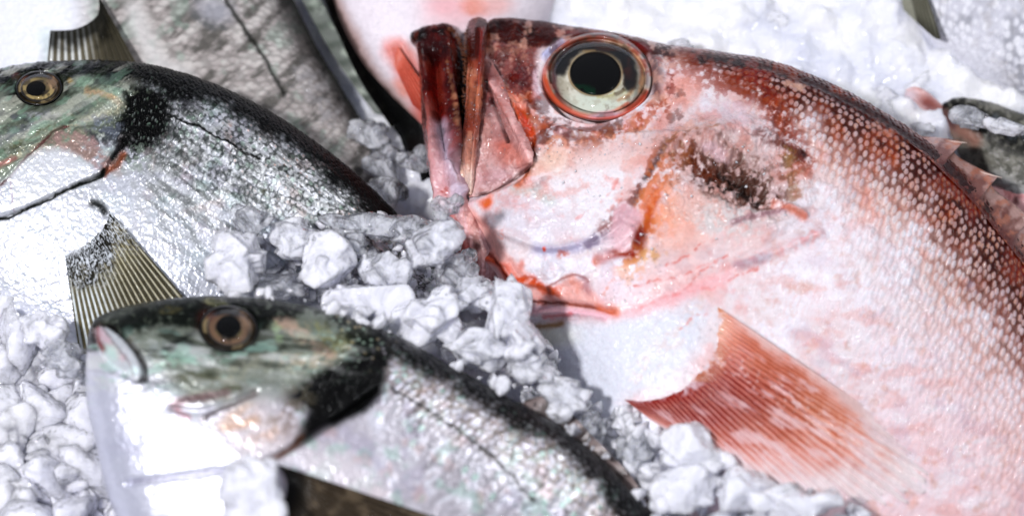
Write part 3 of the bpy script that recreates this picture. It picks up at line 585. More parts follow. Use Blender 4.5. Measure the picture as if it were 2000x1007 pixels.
# big eye
def iris_red(X, Y, r):
    P = Paint(X, Y, '#b8b2a0', 5, 22, 5)
    th_ = np.arctan2(Y-150, X-1168)
    P.mix('#dcd8ca', .8*ss(.45, .6, fbm(X, Y, 20, 3, 8)))
    P.e(1170, 200, 70, 24, -6, '#ccd4c6', .9); P.e(1210, 182, 34, 18, -25, '#cfd0b0', .7, speck=.5); P.s_([(1168, 190), (1215, 178), (1240, 150)], 4, '#b8b078', .7, speck=.5)
    P.p([(1085, 128), (1100, 108), (1140, 92), (1190, 92), (1225, 110), (1240, 140), (1236, 160), (1222, 162), (1206, 112), (1160, 98), (1120, 112), (1112, 130)], 5, '#33130b', .98, sm=True)
    P.s_([(1090, 132), (1112, 108), (1150, 92), (1195, 92)], 10, '#0c0504', .98); P.e(1222, 125, 12, 22, -20, '#6a2a12', .8, speck=.4); P.s_([(1150, 92), (1190, 98), (1212, 112)], 5, '#3a120a', .9)
    P.s_([(1225, 148), (1220, 170), (1206, 182)], 5, '#5a4024', .85, speck=.3); P.s_([(1238, 150), (1232, 180), (1210, 196)], 4, '#b9875a', .7)
    q = np.abs(np.hypot((X-1163)/51, (Y-143)/43)-1)*47; P.mix('#a88c60', .75*(1-ss(1.5, 4.5, q))); 
    # outer rings
    P.s_([(1086, 132), (1080, 160), (1092, 195), (1105, 212)], 6, '#6e3c4c', .9); P.s_([(1104, 208), (1140, 222), (1190, 222), (1225, 205)], 4, '#dd7a58', .85)
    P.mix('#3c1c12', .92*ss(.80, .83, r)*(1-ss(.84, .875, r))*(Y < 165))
    P.s_([(1110, 96), (1140, 82), (1185, 80), (1230, 96), (1252, 130), (1252, 160)], 5, '#b8683c', .9); P.s_([(1185, 80), (1235, 100), (1258, 135)], 4, '#e8c49c', .8)
    P.s_([(1072, 132), (1090, 100), (1140, 76), (1190, 70), (1235, 84)], 8, '#5a3830', .95); P.s_([(1068, 120), (1100, 84), (1160, 66)], 3, '#c09a90', .8); P.s_([(1080, 118), (1105, 92), (1150, 78)], 2, '#38201c', .8)
    P.s_([(1215, 82), (1250, 104), (1266, 135), (1265, 165)], 6, '#a89a9c', .8); P.s_([(1256, 150), (1250, 180)], 5, '#e0b088', .9)
    P.mix('#e06a44', .97*ss(.86, .885, r)*ss(160, 175, Y-.15*(X-1168))); P.mix('#e9a090', .8*ss(.83, .9, r)*(1-ss(.93, .99, r))*ss(195, 215, Y))
    P.s_([(1058, 140), (1060, 170), (1078, 205), (1110, 232)], 9, '#e2683c', .9); P.s_([(1110, 230), (1150, 240), (1200, 232), (1240, 210)], 8, '#e8948a', .9); P.e(1180, 228, 30, 9, -5, '#cfb4cc', .85); P.s_([(1230, 212), (1262, 184)], 8, '#b8301c', .9)
    P.s_([(1060, 120), (1075, 98), (1110, 78)], 6, '#b85a48', .8); P.s_([(1066, 118), (1062, 140)], 5, '#d9a8ac', .8)
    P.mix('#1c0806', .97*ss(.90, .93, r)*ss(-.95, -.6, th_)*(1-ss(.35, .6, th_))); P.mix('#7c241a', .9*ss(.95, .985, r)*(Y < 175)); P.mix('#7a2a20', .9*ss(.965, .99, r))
    P.s_([(1120, 70), (1170, 66), (1230, 80)], 3, '#2a1210', .8)
    m = fbm(X, Y, 16, 5, 633)-.5; P.mix('#6a4a34', .5*ss(.04, .2, m)*ss(.5, .7, r)); P.mix('#a8a08c', .5*ss(.04, .2, -m)*(1-ss(.7, .8, r))); P.mix('#c0503a', .5*ss(.05, .2, fbm(X, Y, 24, 3, 635)-.5)*ss(.74, .86, r))
    P.p([(1084, 140), (1092, 112), (1125, 90), (1180, 84), (1226, 100), (1243, 136), (1240, 170), (1222, 176), (1216, 130), (1190, 104), (1150, 98), (1118, 112), (1108, 140), (1094, 146)], 5, '#180a06', .96)
    P.e(1226, 130, 10, 24, -14, '#6a2c14', .8, speck=.3); P.e(1185, 94, 22, 5, 8, '#7a3a1c', .7); P.s_([(1140, 102), (1165, 98)], 2, '#c0a070', .6)
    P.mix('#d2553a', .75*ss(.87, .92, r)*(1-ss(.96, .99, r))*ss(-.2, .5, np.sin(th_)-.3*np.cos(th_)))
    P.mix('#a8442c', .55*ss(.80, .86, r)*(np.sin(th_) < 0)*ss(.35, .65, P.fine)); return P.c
def pup_red(X, Y, r):
    P = Paint(X, Y, '#06090a', 3, 12, 9); P.e(1140, 176, 34, 12, 10, '#10402c', .9, speck=.6); P.e(1160, 130, 26, 18, 0, '#0d1218', .8); return P.c
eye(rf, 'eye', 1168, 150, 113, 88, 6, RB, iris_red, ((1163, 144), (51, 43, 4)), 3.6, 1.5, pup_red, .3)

# jaws. a dark mouth lining behind, lower jaw, upper lip bone, jaw plate
JAWS = []
def jaw(name, rows, n, m, power, fn, hfn=None, mat=M_FLESH, hb=.6, lift=None):
    if lift is not None: rows = [(a, b, c, d, e, max(f, RB.z_at(d, e)+lift), g) for a, b, c, d, e, f, g in rows]
    L = Loft(rows, n, m, power, None, hb); P = fn(L)
    if lift is not None:
        g = L.G.reshape(-1, 3); z = g[:, 2]/MM; zm = RB.zmap(L.x, L.y)+lift+.6*np.sin(np.clip(L.flat('th'), 0, math.pi)); zn = np.where(L.top, np.maximum(z, zm), z)
        L.G = W(L.x, L.y, zn*MM).reshape(L.G.shape)
    if hfn: L.displace(hfn(L))
    JAWS.append(L)
    return L.build(name, mat, rf, P.c)[0]
def p_lining(L):
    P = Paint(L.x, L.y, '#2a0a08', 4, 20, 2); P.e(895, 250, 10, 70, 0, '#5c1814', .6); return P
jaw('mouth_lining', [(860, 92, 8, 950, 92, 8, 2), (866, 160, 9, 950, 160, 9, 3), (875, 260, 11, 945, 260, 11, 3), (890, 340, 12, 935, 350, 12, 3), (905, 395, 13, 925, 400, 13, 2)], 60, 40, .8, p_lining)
def p_lower(L):
    x, y = L.x, L.y; P = Paint(x, y, '#a85850', 4, 22, 12)
    st = fbm(x*3.2, y*.35, 26, 4, 5)-.5
    P.mix('#d8a4a4', .8*ss(200, 330, y+60*st)); P.mix('#7a2422', .55*ss(.0, .2, st)); P.mix('#e6c6cc', .5*ss(.03, .2, -st)*ss(250, 420, y))
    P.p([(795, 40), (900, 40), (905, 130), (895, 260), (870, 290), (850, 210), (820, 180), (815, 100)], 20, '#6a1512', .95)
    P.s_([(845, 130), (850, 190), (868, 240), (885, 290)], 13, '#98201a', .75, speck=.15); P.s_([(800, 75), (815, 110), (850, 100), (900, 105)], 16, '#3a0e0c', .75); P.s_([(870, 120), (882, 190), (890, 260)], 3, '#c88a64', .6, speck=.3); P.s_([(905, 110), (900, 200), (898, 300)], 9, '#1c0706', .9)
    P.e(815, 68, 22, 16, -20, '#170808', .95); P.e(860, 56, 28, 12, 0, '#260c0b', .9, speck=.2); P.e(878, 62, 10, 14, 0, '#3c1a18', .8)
    P.s_([(822, 110), (826, 180), (830, 240)], 7, '#3c1414', .85, speck=.1); P.s_([(836, 250), (842, 330), (856, 420), (885, 520)], 8, '#b84c42', .6, speck=.25)
    P.s_([(862, 240), (872, 300), (886, 350), (898, 400)], 12, '#c9c0d2', .75); P.s_([(884, 300), (895, 340)], 5, '#6a2a30', .6); P.e(866, 350, 10, 50, -8, '#dcaab0', .5); P.e(872, 375, 8, 14, 0, '#c04a3c', .7, speck=.3)
    P.s_([(910, 400), (925, 450), (945, 500)], 10, '#e2a69c', .7); P.s_([(880, 420), (905, 480), (925, 540)], 8, '#d0584a', .7); P.e(930, 480, 8, 10, 0, '#5a1a1a', .8)
    P.s_([(925, 555), (950, 566)], 10, '#7c1c18', .8)
    k = fbm(x*1.3, y*.7, 24, 5, 621)-.5; P.mix('#2c0a08', .45*ss(.03, .16, k)*(1-ss(220, 330, y))); P.mix('#a84838', .35*ss(.05, .18, -k)*(1-ss(260, 360, y))); P.mix('#8c3c3c', .4*ss(.03, .16, k)*ss(300, 380, y))
    return P
def h_lower(L):
    x, y = L.x, L.y
    return ridge(x, y, [(826, 90), (836, 180), (845, 260), (862, 400)], 8, 2.2)+ridge(x, y, [(846, 110), (856, 220), (872, 300)], 10, -3.2)+ridge(x, y, [(872, 100), (886, 200), (896, 320), (902, 380)], 6, 2.4)+ridge(x, y, [(868, 290), (885, 345), (898, 400)], 5, 1.0)+1.6*(fbm(x*1.2, y*.6, 30, 5, 6)-.5)+.5*(fbm(x, y, 8, 3, 16)-.5)
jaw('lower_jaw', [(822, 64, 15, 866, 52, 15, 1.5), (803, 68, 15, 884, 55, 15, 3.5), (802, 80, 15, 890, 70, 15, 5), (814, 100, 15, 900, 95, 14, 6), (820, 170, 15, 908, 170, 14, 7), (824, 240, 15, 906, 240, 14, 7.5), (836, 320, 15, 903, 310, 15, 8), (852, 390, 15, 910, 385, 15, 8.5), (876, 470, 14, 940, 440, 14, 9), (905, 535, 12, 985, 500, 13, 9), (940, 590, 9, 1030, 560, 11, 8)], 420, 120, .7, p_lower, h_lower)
def p_lip(L):
    x, y = L.x, L.y; P = Paint(x, y, '#a2442f', 3, 18, 22); st = fbm(x*3, y*.4, 18, 3, 9)-.5
    P.mix('#d07a58', .85*ss(110, 170, y)*(1-ss(180, 250, y))); P.mix('#d69a84', .8*ss(230, 320, y+60*st)); P.mix('#ecd2c4', .9*ss(310, 350, y))
    P.p([(905, 30), (955, 30), (948, 100), (908, 110)], 10, '#4c1512', .9); P.s_([(942, 60), (938, 110), (932, 160)], 7, '#a82a1c', .7); P.s_([(920, 50), (917, 100)], 5, '#7a2a20', .7)
    P.s_([(926, 160), (922, 240), (916, 330)], 4, '#6a241c', .45, speck=.2); P.s_([(907, 120), (905, 250), (898, 330)], 4, '#3a100e', .8); k = fbm(x*1.2, y*.7, 20, 5, 623)-.5; P.mix('#5c1a12', .35*ss(.03, .16, k)*(1-ss(260, 340, y))); P.mix('#e8b090', .3*ss(.05, .18, -k)*ss(90, 150, y)); return P
jaw('upper_lip', [(922, 42, 17, 945, 40, 17, 2), (912, 54, 18, 953, 50, 18, 4), (911, 90, 19, 951, 90, 19, 7.5), (912, 150, 20, 946, 150, 20, 7), (908, 220, 20, 940, 220, 20, 6.4), (902, 290, 20, 933, 292, 20, 5.6), (899, 340, 20, 927, 345, 20, 4.6), (908, 372, 19, 922, 375, 19, 2.5), (912, 381, 19, 918, 381, 19, 1)], 300, 60, .9, p_lip, lift=1.2, hfn=
    lambda L: .9*(fbm(L.x*2.5, L.y*.5, 16, 4, 6)-.5)+.4*(fbm(L.x, L.y, 7, 3, 26)-.5)-ridge(L.x, L.y, [(934, 60), (928, 140), (920, 230), (914, 330)], 4, .8))
def p_plate(L):
    x, y = L.x, L.y; P = Paint(x, y, '#c08c88', 3, 20, 32)
    P.p([(935, 120), (985, 170), (975, 230), (935, 240)], 14, '#7c3a38', .85); P.mix('#d8b4b2', .7*ss(250, 330, y)); P.e(1000, 305, 40, 22, 30, '#dd8272', .8); P.e(985, 285, 14, 12, 0, '#cf6450', .6)
    P.s_([(950, 160), (968, 220), (990, 275)], 4, '#401414', .85); P.s_([(965, 165), (985, 210), (1010, 255), (1028, 300)], 9, '#e8b0ac', .85); P.s_([(958, 215), (972, 245)], 8, '#e0b4b0', .6); P.e(950, 260, 10, 40, 0, '#cc9a90', .6)
    P.s_([(940, 130), (936, 200), (932, 270)], 7, '#4a1816', .8); P.s_([(975, 190), (998, 240)], 5, '#a8584c', .6); P.s_([(930, 380), (970, 372), (1035, 325)], 4, '#5a2420', .8); P.e(965, 345, 40, 14, -15, '#d2a8ae', .6); P.e(955, 215, 8, 14, 0, '#6a2c38', .5); k = fbm(x, y*.7, 26, 5, 625)-.5; P.mix('#a0605c', .35*ss(.02, .18, k)); P.mix('#ecd0cc', .45*ss(.04, .2, -k)*ss(200, 260, y)); P.mix('#b86860', .3*ss(.08, .2, fbm(x, y, 12, 3, 627)-.5)); return P
jaw('jaw_plate', [(938, 120, 19, 958, 120, 19, 1.5), (936, 150, 20, 985, 165, 21, 2.2), (934, 200, 20, 1000, 210, 23, 2.4), (931, 250, 20, 1018, 250, 25, 2.5), (926, 300, 20, 1036, 290, 26, 2.5), (922, 335, 20, 1041, 318, 26, 2.4), (918, 362, 20, 1020, 340, 25, 2), (916, 380, 19, 985, 362, 22, 1.2), (916, 386, 19, 945, 381, 20, .5)], 300, 130, .5, p_plate, lift=.6, hfn=
    lambda L: ridge(L.x, L.y, [(965, 165), (985, 210), (1010, 255), (1030, 300)], 7, 1.3)+ridge(L.x, L.y, [(950, 160), (968, 220), (990, 275)], 3, -.7)+1.8*(fbm(L.x, L.y, 26, 5, 6)-.5)-ridge(L.x, L.y, [(960, 300), (1000, 330), (1030, 322)], 3, .3))

# bands of fine teeth on the jaw edges
def teeth(name_parent, pts, n, z, ln, dirx, seed):
    r = np.random.default_rng(seed); Pl = smooth_line(pts, 12); VV, FF = [], []
    for q in range(n):
        a, b = Pl[int(r.integers(len(Pl)))]+r.normal(size=2)*1.5; p0 = W(a, b, (z+r.uniform(-.6, .6))*MM); p1 = W(a+dirx*ln*r.uniform(.6, 1.2), b+r.uniform(-3, 3), (z+.8)*MM)
        u = np.array([0, 1., 0])*.9*PX*1.6; v = np.array([0, 0, 1.])*PX*1.6; k = len(VV)*5
        VV.append(np.array([p0+u, p0+v, p0-u, p0-v, p1])); FF.append(np.array([[0, 1, 4], [1, 2, 4], [2, 3, 4], [3, 0, 4]])+k)
    V = np.vstack(VV); mesh_obj('teeth', V, np.vstack(FF), M_FLESH, name_parent, np.repeat(hx('#8a5038')[None], len(V), 0))
teeth(rf, [(872, 56), (888, 66), (898, 90), (906, 120), (908, 150)], 170, 19, 9, 1, 1); teeth(rf, [(912, 60), (910, 100), (909, 150), (906, 220)], 120, 20, 5, -1, 2)
# pectoral fin
def p_pect(X, Y, ray, ph, q):
    P = Paint(X, Y, '#e0785c', 9, 34, 41); v = ray/34; lowm = ss(.35, .75, v+.25*P.n2)
    P.mix('#e88a68', .75*(1-ss(.15, .4, v))); P.mix('#cc3420', 1.0*(1-ss(.28, .62, q+.35*P.n1))*ss(.12, .4, v+.3*P.n2)); P.mix('#a01e18', .8*np.exp(-((q-.2)/.16)**2)*ss(.2, .5, v))
    P.mix('#b02a20', .6*np.exp(-((X-1470)/110)**2-((Y-790)/70)**2)); P.mix('#d9885c', .35*np.exp(-((X-1600)/120)**2-((Y-800)/60)**2)); P.mix('#e0aa70', .85*np.exp(-((X-1335)/26)**2-((Y-690)/36)**2))
    k = .5+.5*np.sin(ray*2*math.pi*1.0+3*P.n2); lo = 1-k
    P.mix('#841610', .32*ss(.5, .95, k)*(1-ss(.4, .8, q))); P.mix('#f0a898', .6*ss(.55, .95, lo+.5*P.n2)*(1-ss(.3, .6, q))*ss(.08, .2, q)); P.mix('#f6e2e2', .55*ss(.3, .95, lo+.5*P.n2)*lowm*ss(.22, .42, q+.1*P.n1)); P.mix('#f3c4b4', .5*ss(.5, .95, lo+.4*P.n2)*(1-lowm)*ss(.3, .6, q)); P.mix('#d8604a', .45*ss(.6, 1, k)*ss(.4, .6, q)*lowm)
    P.mix('#fbeeee', .97*ss(.55, .98, q+.22*P.n1+.06*lo+.12*(v-.5))); P.e(1400, 645, 30, 24, 20, '#f0c0b0', .7); P.s_([(1365, 582), (1382, 590)], 9, '#9c3412', .95)
    dr = worley(X, Y, 7, 9)[0]; P.mix('#fdf4f2', .8*(1-ss(.12, .3, dr))*(worley(X, Y, 7, 9)[2] > .72)*np.exp(-((Y-.62*(X-1400)-690)/34)**2))
    P.mix('#d9a07c', .6*(1-ss(.06, .2, q+.2*P.n1))*(Y < 745)); P.mix('#e6dfe8', .97*(1-ss(-.02, .12, q+.3*P.n1+.12*(P.fine-.5)))*(Y > 610)); fs = fbm((X*.8+Y*.55)*.35, (Y*.8-X*.55)*1.5, 14, 4, 641)-.5; P.mix('#f2e2e6', .55*ss(.0, .2, fs)*ss(.15, .35, q)); P.mix('#f0d4d0', .9*(1-ss(0, .10, v+.15*P.n2))*ss(.1, .3, q))
    return P.c
zb = lambda px, py, d=0.9: RB.z_at(px, py)+d
fan('pectoral_fin', [(1372, 578, zb(1372, 578)), (1352, 660, zb(1352, 660)), (1318, 730, zb(1318, 730)), (1262, 768, zb(1262, 768)), (1212, 774, zb(1212, 774))],
    [(1700, 800, zb(1700, 800)), (1800, 920, zb(1800, 920)), (1750, 970, zb(1750, 970)), (1500, 950, zb(1500, 950)), (1290, 834, zb(1290, 834))], M_FIN, rf, p_pect, 620, 170, 34, .6, .3, .10, follow=RB, off=(-1.2, .8), sink=1.3)
# dorsal fin: membrane and its spines
def p_dors(X, Y, ray, ph, q):
    P = Paint(X, Y, '#a06054', 4, 16, 51); P.mix('#e8c2b8', .6*ss(.45, .8, q+P.n1)); P.mix('#7c1f18', .85*(1-ss(.08, .4, q+.4*P.n1))); P.mix('#8c342a', .5*ss(.6, .95, ph)); P.mix('#d87a50', .6*ss(.05, .2, P.n2)); P.mix('#3a0e0c', .6*ss(.93, 1, q)*ss(0, .15, P.n1)); return P.c
zd = lambda px, py: RB.z_at(px, py)
base = [(1775, 272), (1810, 300), (1850, 338), (1890, 378), (1930, 424), (1970, 474), (2010, 524), (2060, 590)]
edge = [(1786, 266), (1830, 268), (1880, 277), (1862, 290), (1872, 306), (1915, 330), (1948, 346), (1932, 352), (1945, 372), (1985, 402), (2012, 428), (1998, 432), (2008, 452), (2060, 500), (2110, 570)]
df = fan('dorsal_fin', [(a, b+6, zd(a, b+6)+.5) for a, b in base], [(a, b, 15) for a, b in edge], M_FIN, rf, p_dors, 260, 40, 9, .5, .25, .0)
def spine(a, b, r0, parent, mat, colr, name='spine'):
    n, m = 14, 10; a = W(*a[:2], a[2]*MM); b = W(*b[:2], b[2]*MM); d = (b-a)/np.linalg.norm(b-a); u = np.cross(d, [0, 0, 1.]); u /= np.linalg.norm(u); v = np.cross(u, d)
    t = np.linspace(0, 1, n)[:, None, None]; q = np.linspace(0, 2*math.pi, m, endpoint=False)[None, :, None]
    r = r0*MM*(1-t*.93); G = a+(b-a)*t+r*(np.cos(q)*u+np.sin(q)*v)
    i = np.arange(n-1)[:, None]; j = np.arange(m)[None]; j2 = (j+1) % m
    F = np.stack([i*m+j, i*m+j2, (i+1)*m+j2, (i+1)*m+j], -1).reshape(-1, 4)
    col = hx(colr[0])*(1-t)+hx(colr[1])*t; col = np.repeat(col, m, 1).reshape(-1, 3)
    o = mesh_obj(name, G.reshape(-1, 3), F, mat, None, col); o.parent = parent; return o
for a, b in (((1788, 270), (1888, 279)), ((1840, 318), (1957, 347)), ((1895, 370), (2010, 432)), ((1950, 440), (2060, 500))):
    spine((*a, 15.5), (*b, 17), .9, df, M_FIN, ('#a05848', '#efdcd0'))

# ================================================================== SEA BREAMS
def silver_paint(L, base, seed, pitch, rows, dors, wb_pts, blotches, lat, extra=None, colorful=1.0):
    x, y = L.x, L.y; nA = fbm(x, y, 60, 4, seed)-.5; nB = fbm(x, y, 20, 4, seed+10)-.5; nC = fbm(x, y, 7, 3, seed+20)-.5
    DA, DB, R, ID = scales(L, pitch, rows, .30, seed); dd = seg_dist(x, y, list(dors))
    P = Paint(x, y, base, 6, 24, seed)
    rim = ss(.25, .5, R+.2*nC+.15*DA); dot = 1-ss(.12, .42, np.hypot(DA-.06, DB)+.3*(ID-.5)+.3*nC)
    return P, nA, nB, nC, DA, DB, R, ID, dd, rim, dot

# ---- fish A: the sharp one at left
fa = empty('sea_bream', W(300, 400, 10*MM), 'silver sea bream with black shoulder blotch and fanned side fin, left of the ice heap', 'fish', 'sea breams laid on the ice')
rowsA = [(-70, 210, 20, -80, 260, 20, 4), (-40, 168, 20, -95, 380, 20, 11), (25, 140, 20, -80, 520, 18, 16), (120, 131, 20, -10, 620, 16, 19), (230, 131, 20, 110, 700, 14, 21), (330, 146, 19, 230, 750, 12, 22), (440, 184, 18, 350, 770, 10, 22), (550, 241, 17, 470, 760, 8, 20), (650, 311, 15, 580, 730, 6, 18), (720, 370, 13, 680, 690, 4, 15), (780, 427, 10, 770, 650, 2, 11), (850, 500, 5, 840, 620, 0, 8), (900, 550, 2, 890, 610, -1, 5), (930, 575, 0, 925, 600, -1, 4)]
LA = Loft(rowsA, 900, 560, .85, 50, .6)
DA_ = [(-60, 190), (-30, 155), (25, 134), (120, 126), (230, 126), (330, 140), (440, 178), (550, 236), (650, 306), (720, 364), (780, 420), (850, 495)]
P, nA, nB, nC, DA, DB, R, ID, dd, rim, dot = silver_paint(LA, '#c4c6c6', 61, 10.5, 58, DA_, None, None, None)
x, y = LA.x, LA.y
body_m = ss(235, 300, x-.15*(y-250)+20*nA)                                          # behind the gill cover
st = fbm((x*.80+y*.6)*.35, (-x*.6+y*.80)*2.2, 16, 4, 71)-.5                          # fine streaks slanting with the muscle
P.mix('#d4d6e2', .7*ss(.0, .2, nA+.4*nB)); P.mix('#7d8284', .35*ss(.03, .25, -nA+.6*st)*body_m)
P.mix('#9cc8b4', .45*ss(.06, .22, fbm(x, y, 45, 4, 90)-.5)); P.mix('#c9a69c', .35*ss(.08, .22, fbm(x, y, 38, 4, 97)-.5)); P.mix('#a9a0c0', .3*ss(.08, .22, fbm(x, y, 52, 4, 99)-.5))
P.mix('#e2e6f0', .85*ss(290, 520, y+.35*(250-x)+70*nA)); P.mix('#f4f6fd', .85*ss(350, 420, y+30*nB)*(1-ss(200, 330, x))); P.mix('#c2ccd4', .5*ss(.04, .2, fbm(x*.6+y*.5, (y-x*.7)*1.5, 30, 5, 611)-.5)*ss(330, 420, y))
P.mix('#5c625c', .45*body_m*ss(.02, .14, st)*(1-.5*ss(400, 560, y))); P.mix('#f4f6fc', .6*body_m*ss(.03, .14, -st))
P.mix('#39423c', .7*body_m*rim*(1-ss(60, 260, dd+90*nA))*ss(-.15, .1, nC+nB)); P.mix('#e6e2ea', .55*body_m*dot*ss(.3, .7, ID+2*nC)*(1-ss(40, 300, dd))); P.mix('#4a524e', .3*body_m*ss(.03, .12, nC+.6*nB)*(1-ss(120, 330, dd)))
P.mix('#c98a68', .6*dot*(ID > .86)*body_m*(1-ss(60, 200, dd))*ss(400, 480, x)); P.mix('#7cae86', .5*dot*(ID < .14)*body_m*(1-ss(60, 200, dd)))
wA = np.interp(x, [0, 250, 400, 600, 760], [26, 40, 48, 50, 42])
bk = 1-ss(.45, 1.25, dd/wA+.9*nA+.7*nB+.25*(ID-.5)); P.mix('#0a0f0d', .98*bk*(1-.35*dot*body_m*(ID > .55)*ss(.35, .8, dd/wA)))
P.mix('#060807', .9*(1-ss(6, 18, dd+5*nB)))
# head
hm = 1-body_m
P.p([(-90, 160), (0, 150), (180, 150), (300, 190), (230, 260), (130, 290), (60, 330), (0, 360), (-90, 400)], 14, '#94a47c', .85)
P.s_([(150, 160), (200, 160), (240, 190)], 20, '#b8d8b0', .8, speck=.2); P.s_([(170, 175), (220, 188), (232, 205)], 9, '#d8b48c', .9, speck=.1); P.s_([(130, 235), (180, 200), (215, 200)], 10, '#86b088', .7, speck=.2)
P.s_([(0, 330), (90, 270), (160, 240), (240, 210)], 11, '#c9c4a8', .8, speck=.2); P.s_([(0, 300), (80, 255), (140, 225)], 7, '#7a7c48', .7, speck=.4); P.s_([(-10, 270), (50, 250), (90, 225)], 14, '#8a8c94', .8, speck=.3); P.s_([(30, 232), (110, 222)], 7, '#cfd0d4', .8, speck=.2)
P.s_([(-10, 215), (20, 225), (45, 232)], 10, '#5c6468', .8, speck=.3); P.e(78, 170, 62, 42, -6, '#070a08', .97); P.s_([(10, 150), (30, 170), (22, 195)], 9, '#10120e', .85)
P.p([(-80, 150), (50, 130), (230, 124), (300, 150), (260, 160), (150, 148), (130, 190), (120, 150), (60, 142), (0, 165)], 7, '#0b110e', .97); P.e(33, 150, 9, 7, 0, '#8a2e1a', .8); P.e(136, 158, 6, 4, 0, '#b8942c', .9)
P.s_([(190, 150), (230, 165), (260, 190)], 14, '#142a1c', .7, speck=.7)
ux, uy = x*.87-y*.5, x*.5+y*.87; mo = fbm(ux*.28, uy*1.2, 18, 5, 401)-.5; hd = hm*(1-ss(250, 340, y+.3*x-30))
P.mix('#46523a', .6*hd*ss(.02, .2, mo)); P.mix('#dcdcc8', .55*hd*ss(.02, .2, -mo)); P.mix('#8fcfa0', .4*hd*ss(.08, .22, fbm(ux*.5, uy, 18, 3, 403)-.5)); P.mix('#5c6068', .35*hd*ss(.06, .2, fbm(ux*.5, uy, 22, 3, 405)-.5))
# black shoulder blotch; glints of loose scales painted in as pale flecks
P.p([(245, 165), (330, 175), (330, 225), (300, 290), (270, 300), (230, 290), (190, 262), (230, 230), (240, 200)], 16, '#070a09', .98, speck=.1)
P.e(290, 235, 48, 52, 20, '#020303', 1); P.s_([(265, 270), (262, 300), (238, 310)], 12, '#0c0f0d', .9, speck=.5); P.e(205, 250, 40, 24, 20, '#8c94a4', .8, speck=.5); P.e(190, 275, 30, 14, 20, '#40464c', .85, speck=.3)
sp = (1-ss(.08, .40, worley(x*1.1+4*nB, y*.8+.3*x, 7.5, 31, 1.0)[0]+.5*nC)); bl = np.exp(-((x-285)/75)**2-((y-230)/75)**2); P.mix('#a8b4ac', .6*sp*bl*(worley(x*1.1+4*nB, y*.8+.3*x, 7.5, 31, 1.0)[2] > .74)); P.mix('#88b090', .6*sp*bl*(worley(x*1.1+4*nB, y*.8+.3*x, 7.5, 31, 1.0)[2] < .10))
P.e(265, 305, 30, 30, 0, '#93a890', .6, speck=.7)
P.s_([(245, 270), (232, 290), (215, 318), (205, 335)], 7, '#080706', .98); P.s_([(240, 300), (222, 328), (204, 342)], 6, '#a3542c', .95)
P.s_([(205, 338), (190, 348), (150, 362), (100, 385), (40, 412), (-20, 435)], 3.2, '#1c2418', .95); P.s_([(195, 345), (160, 356)], 5, '#20281e', .8)
P.p([(125, 250), (190, 275), (215, 310), (200, 340), (120, 300), (60, 310)], 12, '#c49a94', .8, speck=.1); P.e(165, 300, 40, 18, 20, '#a88c7c', .6, speck=.7)
P.s_([(132, 249), (100, 262), (60, 300), (20, 350), (-10, 372)], 3, '#7a4040', .9); P.s_([(-10, 330), (10, 318), (30, 308)], 5, '#c06a6a', .7); P.s_([(20, 292), (50, 282), (90, 265), (120, 252)], 2, '#70745c', .7)
P.p([(20, 345), (100, 290), (200, 345), (150, 362), (30, 410), (25, 380)], 10, '#f8faff', .9); P.s_([(22, 360), (28, 410)], 2, '#c8b4c4', .7)
P.s_([(205, 336), (190, 348), (150, 362), (100, 385), (40, 412), (-20, 435)], 2.6, '#1c2418', .95, soft=.5); P.s_([(200, 342), (165, 356), (140, 366)], 4, '#20281e', .8)
# lateral line
q = [(328, 226), (365, 240), (395, 253), (440, 278), (480, 298), (505, 310)]; P.s_(q, 2.0, '#20241e', .95)
for a, b in smooth_line(q, 3): P.e(a+2, b, 4.5, 3, 30, '#15180f', .9)
for a, b in ((555, 325), (560, 340), (590, 365), (625, 418), (640, 425)): P.e(a, b, 6, 2.5, 35, '#2c3428', .85)
P.e(520, 375, 22, 8, -20, '#6c6a48', .6, speck=.7)
P.s_([(180, 395), (195, 400), (205, 415)], 9, '#0e0f0c', .95)
hA = .22*body_m*((.5-DA)*.7+.3*(1-R))*(1-.5*ss(380, 560, y))+.42*st*body_m+.35*nB+.22*nC+.9*bl*(sp-.5)*.8
hA += ridge(x, y, [(245, 270), (215, 318), (205, 338), (150, 362), (40, 412), (-20, 435)], 3, -.7)+plate(x, y, [(130, 250), (245, 262), (228, 300), (205, 338), (150, 360), (30, 412), (-90, 440), (-90, 380), (60, 300)], 5, 1.0)+ridge(x, y, [(132, 249), (60, 300), (-10, 372)], 3, -.6)
hA += ridge(x, y, [(505, 310), (440, 278), (328, 226)], 3, .35)+hm*nC*.3
hA -= plate(x, y, [(30, 172), (45, 145), (76, 138), (110, 145), (122, 170), (105, 195), (76, 204), (45, 196)], 4, 2)
g_ = P.c@np.array([.3, .55, .15]); P.c = P.c+(g_[:, None]*np.array([.97, 1.0, 1.05])-P.c)*(.30*ss(.0, .05, P.c[:, 1]-np.maximum(P.c[:, 0], P.c[:, 2]))*.8+.10)[:, None]
LA.displace(hA)
cutA = (plate(x, y, [(130, 250), (245, 262), (228, 300), (205, 338), (150, 360), (30, 412), (-90, 440), (-90, 380), (60, 300)], 1, 1) > .5) & LA.top
LA.build('body', M_SILVER, fa, P.c, [('gill_cover', cutA, M_SILVER)])
